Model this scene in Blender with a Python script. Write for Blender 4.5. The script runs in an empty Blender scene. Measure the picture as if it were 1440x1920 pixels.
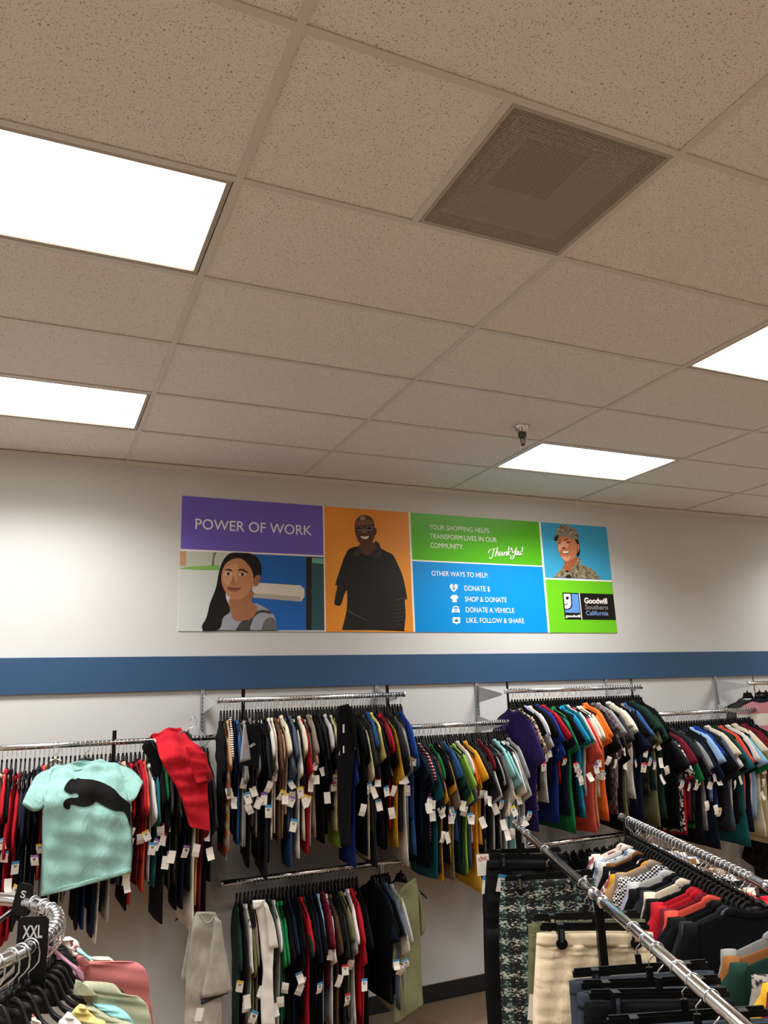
import bpy, bmesh, math, random
import numpy as np
from mathutils import Vector, Matrix
from mathutils.bvhtree import BVHTree
SC = bpy.context.scene
COL = SC.collection
random.seed(7)
RNG = random.Random(11)
PI = math.pi

# ------------------------------------------------------------------ camera (solved from the ceiling grid, 1440 x 1920)
CZ = 1.955                                    # eye height above the floor
F_PX, YAW, PITCH, ROLL = 1446.74, 0.4291, 0.2383, -0.0347
_f = Vector((math.sin(YAW)*math.cos(PITCH), math.cos(YAW)*math.cos(PITCH), math.sin(PITCH)))
_r0 = Vector((math.cos(YAW), -math.sin(YAW), 0)); _u0 = _r0.cross(_f)
_r = _r0*math.cos(ROLL) + _u0*math.sin(ROLL); _u = -_r0*math.sin(ROLL) + _u0*math.cos(ROLL)
cam_d = bpy.data.cameras.new('camera'); cam = bpy.data.objects.new('camera', cam_d); COL.objects.link(cam)
cam_d.sensor_fit = 'HORIZONTAL'; cam_d.sensor_width = 36; cam_d.lens = 36*F_PX/1440
cam_d.clip_start = 0.02; cam_d.clip_end = 60
m = Matrix((_r, _u, -_f)).transposed().to_4x4(); m.translation = (0, 0, CZ); cam.matrix_world = m
SC.camera = cam
# ------------------------------------------------------------------ world and exposure
w = bpy.data.worlds.new('world'); SC.world = w; w.use_nodes = True
w.node_tree.nodes['Background'].inputs[0].default_value = (0.9, 0.93, 1, 1)
w.node_tree.nodes['Background'].inputs[1].default_value = 0.02
vs = SC.view_settings
vs.view_transform = 'Standard'; vs.look = 'None'; vs.gamma = 1; vs.use_curve_mapping = False
vs.exposure = 0.35
SC.cycles.max_bounces = 6; SC.cycles.diffuse_bounces = 4; SC.cycles.glossy_bounces = 3; SC.cycles.transmission_bounces = 2
SC.cycles.caustics_reflective = False; SC.cycles.caustics_refractive = False
LAMP = 3.0                                    # glow of the fluorescent lenses
WATT = 32.5                                   # light each troffer throws down

# ------------------------------------------------------------------ pixel -> place
def ray(u, v): return _r*((u-720)/F_PX) + _u*((960-v)/F_PX) + _f
def atY(u, v, Y):
    d = ray(u, v); p = d*(Y/d.y); p.z += CZ; return p
def atZ(u, v, Z):
    d = ray(u, v); p = d*((Z-CZ)/d.z); p.z = Z; return p
WY = 5.14                                     # back wall
CE = CZ + 1.591                               # underside of the ceiling grid

# ------------------------------------------------------------------ objects
def link(name, data, parent=None, loc=None):
    o = bpy.data.objects.new(name, data); COL.objects.link(o)
    if parent is not None: o.parent = parent
    if loc is not None: o.location = loc
    return o
def tag(o, label, cat, group=None):
    o['label'] = label; o['category'] = cat
    if group: o['group'] = group
    return o
def struct(o, label=None):
    o['kind'] = 'structure'
    if label: o['label'] = label
    return o
def thing(name, label, cat, loc=(0, 0, 0), rotz=0, group=None):
    o = link(name, None, None, loc); o.rotation_euler = (0, 0, rotz); o.empty_display_size = .05
    return tag(o, label, cat, group)

class MB:
    def __init__(s): s.v = []; s.f = []; s.m = []
    def add(s, vs, fs, mi=0):
        b = len(s.v); s.v += [tuple(p) for p in vs]; s.f += [tuple(b+i for i in f) for f in fs]; s.m += [mi]*len(fs); return s
    def box(s, lo, hi, mi=0, M=None):
        (a, b, c), (d, e, f) = lo, hi
        p = [Vector(q) for q in ((a,b,c),(d,b,c),(d,e,c),(a,e,c),(a,b,f),(d,b,f),(d,e,f),(a,e,f))]
        if M is not None: p = [M @ q for q in p]
        return s.add(p, [(0,3,2,1),(4,5,6,7),(0,1,5,4),(1,2,6,5),(2,3,7,6),(3,0,4,7)], mi)
    def rings(s, R, mi=0, cap0=True, cap1=True, closed=False):
        n = len(R[0]); vs = [p for r in R for p in r]; fs = []
        K = len(R)
        for k in range(K if closed else K-1):
            k2 = (k+1) % K
            for i in range(n):
                j = (i+1) % n; fs.append((k*n+i, k*n+j, k2*n+j, k2*n+i))
        if not closed:
            if cap0: fs.append(tuple(range(n-1, -1, -1)))
            if cap1: fs.append(tuple((K-1)*n+i for i in range(n)))
        return s.add(vs, fs, mi)
    def tube(s, path, r, n=8, mi=0, closed=False, flat=None):
        P = [Vector(p) for p in path]; K = len(P); R = []; prev = None
        for k in range(K):
            if closed: t = P[(k+1) % K] - P[k-1]
            else: t = P[min(k+1, K-1)] - P[max(k-1, 0)]
            t.normalize()
            if prev is None:
                a = Vector((0, 0, 1)) if abs(t.z) < .9 else Vector((0, 1, 0))
                x = t.cross(a).normalized()
            else: x = (prev - t*prev.dot(t)).normalized()
            y = t.cross(x); prev = x
            rr = r[k] if isinstance(r, (list, tuple)) else r
            R.append([P[k] + x*(rr*math.cos(2*PI*i/n)) + y*(rr*math.sin(2*PI*i/n)) for i in range(n)])
        return s.rings(R, mi, closed=closed)
    def lathe(s, prof, n=20, c=(0, 0, 0), mi=0):
        return s.rings([[(c[0]+r*math.cos(2*PI*i/n), c[1]+r*math.sin(2*PI*i/n), c[2]+z) for i in range(n)] for r, z in prof], mi)
    def mesh(s, name, smooth=False):
        me = bpy.data.meshes.new(name); me.from_pydata(s.v, [], s.f)
        if any(s.m): me.polygons.foreach_set('material_index', s.m)
        if smooth: me.polygons.foreach_set('use_smooth', [True]*len(me.polygons))
        me.update(); return me
    def build(s, name, mats, parent=None, smooth=False, loc=None):
        me = s.mesh(name, smooth)
        for q in (mats if isinstance(mats, (list, tuple)) else [mats]): me.materials.append(q)
        return link(name, me, parent, loc)

# ------------------------------------------------------------------ materials
def hexlin(h):
    c = [int(h[i:i+2], 16)/255 for i in (0, 2, 4)]
    return tuple((x/12.92 if x <= .04045 else ((x+.055)/1.055)**2.4) for x in c) + (1,)
def base_mat(name):
    m = bpy.data.materials.new(name); m.use_nodes = True
    nt = m.node_tree; return m, nt, nt.nodes['Principled BSDF']
def plain(name, h, rough=.5, metal=0, spec=.5):
    m, nt, b = base_mat(name)
    b.inputs['Base Color'].default_value = hexlin(h); b.inputs['Roughness'].default_value = rough
    b.inputs['Metallic'].default_value = metal; b.inputs['Specular IOR Level'].default_value = spec
    return m
def N(nt, t, **kw):
    n = nt.nodes.new(t)
    for k, v in kw.items():
        if k in n.inputs: n.inputs[k].default_value = v
        else: setattr(n, k, v)
    return n
def ramp(nt, fac, stops, interp='LINEAR'):
    r = nt.nodes.new('ShaderNodeValToRGB'); r.color_ramp.interpolation = interp
    e = r.color_ramp.elements
    while len(e) < len(stops): e.new(.5)
    for el, (p, c) in zip(e, stops): el.position = p; el.color = c if len(c) == 4 else (*c, 1)
    nt.links.new(fac, r.inputs[0]); return r.outputs[0]
def bump(nt, b, h, strength=.3, dist=.005):
    n = N(nt, 'ShaderNodeBump', Strength=strength, Distance=dist); nt.links.new(h, n.inputs['Height']); nt.links.new(n.outputs[0], b.inputs['Normal'])
def coords(nt, kind='Object', scale=(1, 1, 1), rot=(0, 0, 0)):
    t = nt.nodes.new('ShaderNodeTexCoord'); mp = nt.nodes.new('ShaderNodeMapping')
    mp.inputs['Scale'].default_value = scale; mp.inputs['Rotation'].default_value = rot
    nt.links.new(t.outputs[kind], mp.inputs[0]); return mp.outputs[0]
def fabric(name, h, rough=.9, vary=.14, fold=.35):
    m, nt, b = base_mat(name); c = hexlin(h); co = coords(nt)
    n = N(nt, 'ShaderNodeTexNoise', Scale=9, Detail=5); nt.links.new(co, n.inputs['Vector'])
    lo = tuple(x*(1-vary) for x in c[:3]); hi = tuple(min(1, x*(1+vary)) for x in c[:3])
    nt.links.new(ramp(nt, n.outputs[0], [(.3, lo), (.7, hi)]), b.inputs['Base Color'])
    n2 = N(nt, 'ShaderNodeTexNoise', Scale=16, Detail=4, Distortion=.6); nt.links.new(coords(nt, scale=(1, 1, .35)), n2.inputs['Vector'])
    bump(nt, b, n2.outputs[0], fold, .02)
    b.inputs['Roughness'].default_value = rough; b.inputs['Specular IOR Level'].default_value = .12
    return m
def ribbed(name, h, axis='X', scale=120):
    m, nt, b = base_mat(name); co = coords(nt); c = hexlin(h)
    wv = N(nt, 'ShaderNodeTexWave', Scale=scale, bands_direction=axis, Distortion=.2); nt.links.new(co, wv.inputs['Vector'])
    nt.links.new(ramp(nt, wv.outputs['Fac'], [(.1, tuple(x*.95 for x in c[:3])), (.5, c)]), b.inputs['Base Color']); bump(nt, b, wv.outputs['Fac'], .5, .004)
    b.inputs['Roughness'].default_value = .9; b.inputs['Specular IOR Level'].default_value = .12; return m
def pattern(name, kind, cols, scale=30, thr=(.45, .5)):
    """print woven or printed in the cloth: stripes, blotches, checks, tweed"""
    m, nt, b = base_mat(name); L = nt.links.new; cs = [hexlin(h) for h in cols]
    b.inputs['Roughness'].default_value = .9; b.inputs['Specular IOR Level'].default_value = .18
    if kind == 'stripe':
        wv = N(nt, 'ShaderNodeTexWave', Scale=scale, bands_direction='Z'); L(coords(nt), wv.inputs['Vector']); f = wv.outputs['Fac']
    elif kind == 'blotch':
        wv = N(nt, 'ShaderNodeTexNoise', Scale=scale, Detail=2, Roughness=.6); L(coords(nt), wv.inputs['Vector']); f = wv.outputs[0]
    elif kind == 'spot':
        wv = N(nt, 'ShaderNodeTexVoronoi', Scale=scale); L(coords(nt), wv.inputs['Vector']); f = wv.outputs['Distance']
    elif kind == 'check':
        wv = N(nt, 'ShaderNodeTexChecker', Scale=scale); L(coords(nt), wv.inputs['Vector']); f = wv.outputs['Fac']
    K = len(cs)
    if K == 2: st = [(thr[0], cs[0]), (thr[1], cs[1])]
    else: st = [(thr[0] + (thr[1]-thr[0])*i/(K-1), c) for i, c in enumerate(cs)]
    L(ramp(nt, f, st, 'LINEAR' if K == 2 else 'CONSTANT'), b.inputs['Base Color'])
    return m

M = {}
def wall_mat():
    m, nt, b = base_mat('wall_paint'); n = N(nt, 'ShaderNodeTexNoise', Scale=1.3, Detail=3); nt.links.new(coords(nt), n.inputs['Vector'])
    nt.links.new(ramp(nt, n.outputs[0], [(.3, hexlin('cac9c6')), (.7, hexlin('d0cfcc'))]), b.inputs['Base Color'])
    n2 = N(nt, 'ShaderNodeTexNoise', Scale=160, Detail=2); nt.links.new(coords(nt), n2.inputs['Vector']); bump(nt, b, n2.outputs[0], .08, .002)
    b.inputs['Roughness'].default_value = .6; return m
def tile_mat():
    m, nt, b = base_mat('acoustic_tile'); L = nt.links.new
    info = N(nt, 'ShaderNodeObjectInfo'); tc = N(nt, 'ShaderNodeTexCoord')
    va = N(nt, 'ShaderNodeVectorMath', operation='ADD'); L(tc.outputs['Object'], va.inputs[0])
    mu = N(nt, 'ShaderNodeVectorMath', operation='SCALE'); mu.inputs['Scale'].default_value = 3.7; L(info.outputs['Location'], mu.inputs[0]); L(mu.outputs[0], va.inputs[1])
    n1 = N(nt, 'ShaderNodeTexNoise', Scale=165, Detail=1.5, Roughness=.55, Distortion=.5); L(va.outputs[0], n1.inputs['Vector'])
    n3 = N(nt, 'ShaderNodeTexNoise', Scale=260, Detail=1); L(va.outputs[0], n3.inputs['Vector'])
    mx = N(nt, 'ShaderNodeMath', operation='MINIMUM'); 
    ad = N(nt, 'ShaderNodeMath', operation='ADD'); ad.inputs[1].default_value = .03; L(n3.outputs[0], ad.inputs[0])
    L(n1.outputs[0], mx.inputs[0]); L(ad.outputs[0], mx.inputs[1])
    L(ramp(nt, mx.outputs[0], [(.30, hexlin('988f84')), (.385, hexlin('f1eee9'))]), b.inputs['Base Color'])
    bump(nt, b, mx.outputs[0], .25, .003); b.inputs['Roughness'].default_value = .95; b.inputs['Specular IOR Level'].default_value = .1
    return m
def floor_mat(name, grout=False):
    m, nt, b = base_mat(name); L = nt.links.new
    n = N(nt, 'ShaderNodeTexNoise', Scale=5, Detail=7, Roughness=.65); L(coords(nt), n.inputs['Vector'])
    L(ramp(nt, n.outputs[0], [(.25, hexlin('5c4636')), (.55, hexlin('7d624d')), (.75, hexlin('92765f'))]), b.inputs['Base Color'])
    b.inputs['Roughness'].default_value = .38; return m
def chrome_mat():
    m, nt, b = base_mat('chrome'); b.inputs['Base Color'].default_value = (.72, .72, .72, 1); b.inputs['Metallic'].default_value = 1; b.inputs['Roughness'].default_value = .16
    return m
def emit_mat(name, c, s):
    m = bpy.data.materials.new(name); m.use_nodes = True; nt = m.node_tree; nt.nodes.clear()
    e = N(nt, 'ShaderNodeEmission'); e.inputs[0].default_value = c; e.inputs[1].default_value = s
    o = N(nt, 'ShaderNodeOutputMaterial'); nt.links.new(e.outputs[0], o.inputs[0]); return m
M['wall'] = wall_mat(); M['tile'] = tile_mat(); M['chrome'] = chrome_mat()
M['tee'] = plain('grid_enamel', 'dcd8d0', .45); M['blue'] = plain('blue_paint', '284c70', .5)
M['lens'] = emit_mat('fluorescent_lens', (1, .965, .89, 1), LAMP)
M['floor'] = floor_mat('floor_tile'); M['grout'] = plain('grout', '786450', .8)
M['base'] = plain('black_vinyl', '17181a', .45); M['black'] = plain('black_plastic', '060606', .42, 0, .25)
M['zinc'] = plain('zinc_steel', 'b9bfc3', .35, .8); M['white'] = plain('white_enamel', 'e8e6e1', .4)
M['dark'] = plain('dark_void', '0b0a09', .9); M['ventm'] = plain('vent_enamel', 'b5aca0', .5)
M['beige'] = plain('beige_plastic', 'd8c9b4', .4); M['card'] = plain('tag_card', 'e9e4da', .6); M['grey'] = plain('grey_plastic', '4b4b4d', .4)
M['ink'] = plain('tag_ink', '3a3836', .7)

# ------------------------------------------------------------------ the room
X0, X1, Y0 = -5.0, 9.6, -6.0
GX, GY = 1.2192, 0.6107                       # 4 ft x 2 ft grid
GX0 = 0.4923
def shell(name, lo, hi, mat, label): return struct(MB().box(lo, hi).build(name, mat), label)
shell('wall_back', (X0-.1, WY, 0), (X1+.1, WY+.12, CE+.3), M['wall'], 'off-white painted back wall behind the clothes rails')
shell('wall_left', (X0-.12, Y0, 0), (X0, WY, CE+.3), M['wall'], 'off-white side wall')
shell('wall_right', (X1, Y0, 0), (X1+.12, WY, CE+.3), M['wall'], 'off-white side wall')
shell('wall_front', (X0-.1, Y0-.12, 0), (X1+.1, Y0, CE+.3), M['wall'], 'off-white wall behind the viewer')
fl = shell('floor', (X0-.1, Y0-.1, -.1), (X1+.1, WY+.1, -.004), M['grout'], 'brown ceramic tile floor laid on the diagonal')
# diagonal floor tiles, one by one where they can be made out; plain beyond
TS = .33
tm = MB().box((-TS/2+.003, -TS/2+.003, -.006), (TS/2-.003, TS/2-.003, 0)).mesh('floor_tile'); tm.materials.append(M['floor'])
c45 = math.cos(PI/4)
for i in range(-30, 31):
    for j in range(-30, 31):
        x, y = 2.6 + (i-j)*TS*c45, 4.0 + (i+j)*TS*c45
        if -.6 < x < 5.2 and 2.0 < y < WY-.02 - TS*c45*.0:
            if y > WY - TS*c45 - .01: continue
            o = link('floor_tile', tm, fl, (x, y, 0)); o.rotation_euler.z = PI/4
shell('baseboard_back', (X0, WY-.012, 0), (X1, WY, .1), M['base'], 'black vinyl cove base along the back wall')
# blue band
o = struct(MB().box((X0, WY-.02, CZ+.101), (X1, WY, CZ+.313)).build('trim_1', M['blue']), 'blue painted band running along the back wall')
o = struct(MB().box((X0, WY-.022, CE-.004), (X1, WY, CE)).box((X0, WY-.003, CE-.024), (X1, WY, CE)).build('trim_2', M['tee']), 'pale metal wall angle at the ceiling edge')
# ceiling
ceil = struct(MB().box((X0-.1, Y0-.1, CE+.3), (X1+.1, WY+.1, CE+.4)).build('ceiling', M['white']), 'suspended ceiling of speckled acoustic tiles in a metal grid')
ROWS = 18; cols = range(-5, 8)
def gx(i): return GX0 + GX*i
def gy(j): return WY - .006 - GY*(6-j)        # grid line j counted as in the photograph, 6 = wall
lights = {(i, j) for i in (-4, -1, 2, 5) for j in (4, 1, -2, -5, -8)}
vent = (0, 0)
tw = .012
tile_me = MB().box((-GX/2+.002, -GY/2+.002, .006), (GX/2-.002, GY/2-.002, .022)).mesh('ceiling_tile'); tile_me.materials.append(M['tile'])
half_me = MB().box((-GX/4+.002, -GY/2+.002, .006), (GX/4-.002, GY/2-.002, .022)).mesh('ceiling_half_tile'); half_me.materials.append(M['tile'])
cross_me = MB().box((-GX/2+tw, -tw, 0), (GX/2-tw, tw, .004)).box((-GX/2+tw, -.002, .004), (GX/2-tw, .002, .035)).mesh('cross_tee'); cross_me.materials.append(M['tee'])
short_me = MB().box((-tw, -GY/2+tw, 0), (tw, GY/2-tw, .004)).box((-.002, -GY/2+tw, .004), (.002, GY/2-tw, .035)).mesh('short_tee'); short_me.materials.append(M['tee'])
for i in cols:
    for j in range(-12, 6):
        cx, cy = gx(i)+GX/2, gy(j)+GY/2
        if cx < X0-.3 or cx > X1+.3 or cy < Y0-.3: continue
        if (i, j) == vent:
            link('ceiling_tile', half_me, ceil, (gx(i)+GX/4, cy, CE)); link('cross_tee', short_me, ceil, (cx, cy, CE))
        elif (i, j) not in lights: link('ceiling_tile', tile_me, ceil, (cx, cy, CE))
        link('cross_tee', cross_me, ceil, (cx, gy(j), CE))
for i in range(-5, 9):
    if X0 < gx(i) < X1: MB().box((-tw, Y0, 0), (tw, WY-.006, .004)).box((-.002, Y0, .004), (.002, WY-.006, .04)).build('main_tee', M['tee'], ceil, loc=(gx(i), 0, CE))
# fluorescent troffers
LX, LY = GX/2-.016, GY/2-.016
fb = MB()
for a, b_, c, d in ((-LX, -LY, LX, -LY+.016), (-LX, LY-.016, LX, LY), (-LX, -LY+.016, -LX+.016, LY-.016), (LX-.016, -LY+.016, LX, LY-.016)):
    fb.box((a, b_, .003), (c, d, .02))
frame_me = fb.mesh('frame'); frame_me.materials.append(M['ventm'])
lens_me = MB().box((-LX+.016, -LY+.016, .010), (LX-.016, LY-.016, .014)).mesh('lens'); lens_me.materials.append(M['lens'])
hous_me = MB().box((-LX, -LY, .03), (LX, LY, .1)).mesh('housing'); hous_me.materials.append(M['white'])
seen = {(-1, 1): 'large fluorescent ceiling panel at the upper left, nearest the camera', (-1, 4): 'small looking fluorescent ceiling panel at the left, near the back wall',
        (2, 4): 'fluorescent ceiling panel beside the sprinkler head, above the sign', (2, 1): 'fluorescent ceiling panel cut off by the right edge'}
for (i, j) in sorted(lights):
    cx, cy = gx(i)+GX/2, gy(j)+GY/2
    if cx-GX/2 < X0 or cx+GX/2 > X1 or cy-GY/2 < Y0: continue
    t = thing('ceiling_light', seen.get((i, j), 'fluorescent ceiling panel of the rows outside the view'), 'ceiling light', (cx, cy, CE), 0, 'fluorescent ceiling panels')
    link('frame', frame_me, t); link('lens', lens_me, t); link('housing', hous_me, t)
    la = bpy.data.lights.new('lamp', 'AREA'); la.shape = 'RECTANGLE'; la.size = 2*LX-.04; la.size_y = 2*LY-.04; la.energy = WATT; la.color = (1, .992, .98); la.spread = math.radians(136)
    link('lamp', la, t, (0, 0, .006))
# perforated air diffuser, half a bay wide
vx, vy = gx(0)+GX*.75, gy(0)+GY/2
t = thing('air_vent', 'square perforated metal air diffuser set in the ceiling grid', 'vent', (vx, vy, CE))
H = GX/4-.014; HY = GY/2-.014
b = MB()
for a, b_, c, d in ((-H, -HY, H, -HY+.012), (-H, HY-.012, H, HY), (-H, -HY+.012, -H+.012, HY-.012), (H-.012, -HY+.012, H, HY-.012)): b.box((a, b_, .001), (c, d, .012))
b.build('frame', M['ventm'], t)
b = MB(); n = 74
for k in range(n+1):
    q = -H+.012 + (2*H-.024)*k/n; b.box((q-.0013, -HY+.01, .004), (q+.0013, HY-.01, .0055))
    q = -HY+.012 + (2*HY-.024)*k/n; b.box((-H+.01, q-.0013, .0041), (H-.01, q+.0013, .0056))
b.build('perforated_face', M['ventm'], t)
b = MB(); b.box((-H, -HY, .13), (H, HY, .14)); 
for a, c in ((-H, -H+.01), (H-.01, H)): b.box((a, -HY, .01), (c, HY, .13))
for a, c in ((-HY, -HY+.01), (HY-.01, HY)): b.box((-H, a, .01), (H, c, .13))
b.build('plenum_box', plain('plenum', '2a2622', .8), t)
for k, s in enumerate((.24, .205, .17)):   # nested deflector louvres
    b = MB(); R = []
    for z, q in ((.02+.012*k, s), (.055+.012*k, s-.05), (.053+.012*k, s-.052), (.018+.012*k, s-.002)):
        R.append([(-q, -q, z), (q, -q, z), (q, q, z), (-q, q, z)])
    b.rings(R, cap0=False, cap1=False, closed=True); b.build('deflector_louvre', M['ventm'], t)
MB().lathe([(.2, .128), (.2, .12), (.001, .12)], 28).build('duct_shade_disc', M['dark'], t)  # solid black disc; shade at the vent's middle is put into its colour
# sprinkler head
p = atZ(978, 801, CE); p = Vector((p.x, p.y, CE))
t = thing('sprinkler_head', 'chrome pendent fire sprinkler head under the ceiling tiles', 'sprinkler', p)
MB().lathe([(.047, .006), (.046, .002), (.026, -.036), (.022, -.036), (.03, 0)], 20).build('escutcheon', M['chrome'], t, True)
brz = plain('sprinkler_brass', '5a5347', .35, .8)
MB().lathe([(.012, -.03), (.026, -.038), (.026, -.06), (.021, -.068), (.010, -.07), (.005, -.07)], 16).build('body', brz, t, True)
MB().tube([(-.008, 0, -.068), (-.016, 0, -.085), (-.013, 0, -.10), (0, 0, -.11), (.013, 0, -.10), (.016, 0, -.085), (.008, 0, -.068)], .0035, 6).tube([(0, 0, -.068), (0, 0, -.108)], .003, 6).build('yoke', brz, t, True)
MB().lathe([(.004, -.106), (.014, -.112), (.013, -.115), (.004, -.121)], 12).build('deflector', brz, t)

# ------------------------------------------------------------------ the sign on the back wall
def Wp(u, v, lift=0): p = atY(u, v, WY); return Vector((p.x, WY-lift, p.z))
def Zm(x0, y0, s): return lambda x, y: (x0 + x/s, y0 + y/s)
zA = Zm(320, 910, 3.1304); zB = Zm(740, 940, 3.2727); zG = Zm(320, 1020, 4.5); zM = Zm(600, 940, 7.384); zS = Zm(1000, 970, 8.347)
PR = {}
def pr(h, rough=.42):
    if h not in PR: PR[h] = plain('print_'+h, h, rough, 0, .25)
    return PR[h]
def catmull(P, n=4):
    out = []; K = len(P)
    for i in range(K):
        a, b, c, d = P[i-1], P[i], P[(i+1) % K], P[(i+2) % K]
        for k in range(n):
            t = k/n
            out.append(tuple(.5*(2*b[q] + (c[q]-a[q])*t + (2*a[q]-5*b[q]+4*c[q]-d[q])*t*t + (3*b[q]-a[q]-3*c[q]+d[q])*t**3) for q in (0, 1)))
    return out
LIFT = .0060
def flat(name, pts, mat, parent, layer, z=None, smooth=True):
    if smooth: pts = [q for i, q in enumerate(c_) if i == 0 or math.hypot(q[0]-c_[i-1][0], q[1]-c_[i-1][1]) > 1e-6] if (c_ := catmull(pts)) else pts
    P = [Wp(*(z(*q) if z else q), LIFT + .0005*layer) for q in pts]
    a = sum(P[i].x*P[(i+1) % len(P)].z - P[(i+1) % len(P)].x*P[i].z for i in range(len(P)))
    if a < 0: P.reverse()
    return MB().add(P, [tuple(range(len(P)))]).build(name, mat if not isinstance(mat, str) else pr(mat), parent)
def ell(cx, cy, rx, ry, n=14, a=0): return [(cx + rx*math.cos(2*PI*i/n)*math.cos(a) - ry*math.sin(2*PI*i/n)*math.sin(a), cy + rx*math.cos(2*PI*i/n)*math.sin(a) + ry*math.sin(2*PI*i/n)*math.cos(a)) for i in range(n)]
def text_mesh(s, bold=0):
    cu = bpy.data.curves.new('lettering', 'FONT'); cu.body = s; cu.resolution_u = 4; cu.offset = bold; cu.fill_mode = 'FRONT'
    o = bpy.data.objects.new('lettering', cu); COL.objects.link(o); bpy.context.view_layer.update()
    me = bpy.data.meshes.new_from_object(o.evaluated_get(bpy.context.evaluated_depsgraph_get())); bpy.data.objects.remove(o); bpy.data.curves.remove(cu)
    return me
def fit_text(s, mat, parent, P0, P1, top, bold=0, ref=None, name='lettering'):
    """flat letters between the 3-D points P0 (baseline left) and P1 (baseline right), cap height up to point top"""
    me = text_mesh(s, bold)
    co = np.empty(len(me.vertices)*3, 'f'); me.vertices.foreach_get('co', co); co = co.reshape(-1, 3)
    x0, x1 = co[:, 0].min(), co[:, 0].max(); h = ref or .69
    X = Vector(P1)-Vector(P0); U = Vector(top)-Vector(P0); xd = X.normalized(); U = U - xd*U.dot(xd)
    q = [Vector(P0) + X*((c[0]-x0)/(x1-x0)) + U*(c[1]/h) for c in co]
    for vv, p in zip(me.vertices, q): vv.co = p
    me.materials.clear(); me.materials.append(mat); me.update()
    return link(name, me, parent)
def wall_text(s, col, parent, z, bl, br, top, bold=0, layer=3):
    a = z(*bl); b = z(*br); L = LIFT+.0005*layer
    P0 = Wp(*a, L); P1 = Wp(*b, L); P1 = Vector((P1.x, P1.y, P0.z)); T = Wp(a[0], z(bl[0], top)[1], L)
    return fit_text(s, pr(col), parent, P0, P1, T, bold)
bx0, bx1, bz0, bz1 = .8552, 4.4547, CZ+.4753, CZ+1.3826
sign = thing('wall_sign', 'long colourful sign of photo and text panels on the back wall', 'sign', (0, 0, 0))
MB().box((bx0, WY-.0055, bz0), (bx1, WY-.0005, bz1)).build('backing_board', pr('f3efe8'), sign)
def X_(u, v): return Wp(u, v).x
def Z_(u, v): return Wp(u, v).z
ca, cb = X_(607, 1100), X_(609.5, 1100); cc, cd = X_(771, 1100), X_(774.5, 1100); ce, cf = X_(1019.5, 1100), X_(1023, 1100)
r1a, r1b = Z_(470, 1035.5), Z_(470, 1038.5); r2a, r2b = Z_(900, 1055.5), Z_(900, 1058); r3a, r3b = Z_(1090, 1086), Z_(1090, 1089)
def grad(name, h0, h1):
    m, nt, b = base_mat(name); g = N(nt, 'ShaderNodeTexNoise', Scale=2.2, Detail=1); nt.links.new(coords(nt), g.inputs['Vector'])
    nt.links.new(ramp(nt, g.outputs[0], [(.3, hexlin(h0)), (.7, hexlin(h1))]), b.inputs['Base Color']); b.inputs['Roughness'].default_value = .35; return m
def panel(x0, x1, z0, z1, mat, label):
    o = MB().box((x0, WY-LIFT, z0), (x1, WY-.0054, z1)).build('sign_panel', mat, sign); o['label'] = label; return o
pw = panel(bx0, ca, max(r1a, r1b), bz1, plain('print_purple', '7461c6', .35, 0, .3), 'purple panel reading POWER OF WORK')
pg = panel(bx0, ca, bz0, min(r1a, r1b), plain('print_street', 'cfd5d2', .35, 0, .3), 'photo of a smiling person with long dark hair')
pm = panel(cb, cc, bz0, bz1, grad('print_orange', 'e58a1c', 'f5a028'), 'orange panel with a smiling bald person in black')
pn = panel(cd, ce, r2a if r2a > r2b else r2b, bz1, plain('print_green', '58b81e', .28, 0, .3), 'green panel thanking shoppers')
ph = panel(cd, ce, bz0, min(r2a, r2b), plain('print_cyan', '0090dd', .35, 0, .3), 'blue panel listing ways to help')
ps = panel(cf, bx1, max(r3a, r3b), bz1, plain('print_sky', '3aa4cf', .35, 0, .3), 'photo of a smiling person in camouflage uniform')
pl = panel(cf, bx1, bz0, min(r3a, r3b), plain('print_green_2', '6cc81e', .35, 0, .3), 'green panel with a black logo block')
wh = 'f6f4ee'
wall_text('POWER OF WORK', 'f6f4fb', pw, zA, (143, 256), (826, 292), 196, .004)
for s, bl, br, tp in (('YOUR SHOPPING HELPS', (208, 172), (577, 192), 142), ('TRANSFORM LIVES IN OUR', (213, 228), (624, 248), 198), ('COMMUNITY.', (217, 284), (420, 292), 254)):
    wall_text(s, wh, pn, zB, bl, br, tp, .001)
for s, bl, br, tp in (('OTHER WAYS TO HELP:', (224, 456), (570, 468), 427), ('DONATE $', (426, 549), (582, 553), 518), ('SHOP & DONATE', (429, 615), (685, 618), 585), ('DONATE A VEHICLE', (434, 681), (732, 684), 650), ('LIKE, FOLLOW & SHARE', (438, 745), (792, 749), 715)):
    wall_text(s, wh, ph, zB, bl, br, tp, .004)
# brush script
strokes = [[(572, 318), (578, 302), (600, 293), (628, 289)], [(606, 294), (601, 320), (593, 344), (585, 353), (577, 345)], [(630, 283), (621, 310), (614, 339)], [(616, 328), (626, 311), (633, 314), (630, 332), (638, 335)],
 [(656, 313), (647, 312), (640, 324), (645, 335), (653, 326), (657, 313), (656, 331), (663, 333)], [(668, 312), (666, 335)], [(667, 325), (677, 311), (683, 316), (680, 331), (687, 333)], [(697, 279), (691, 310), (688, 334)], [(706, 307), (692, 322), (707, 334)],
 [(703, 297), (711, 288), (715, 302), (722, 318), (735, 302), (743, 285)], [(742, 287), (733, 325), (722, 350), (710, 356), (706, 345), (722, 335)], [(746, 308), (739, 318), (742, 331), (749, 324), (750, 311), (745, 308)], [(755, 309), (753, 325), (758, 331), (763, 322), (765, 309), (764, 328), (769, 328)], [(779, 281), (775, 312)], [(774, 323), (774, 328)]]
b = MB(); nq = 0
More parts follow.
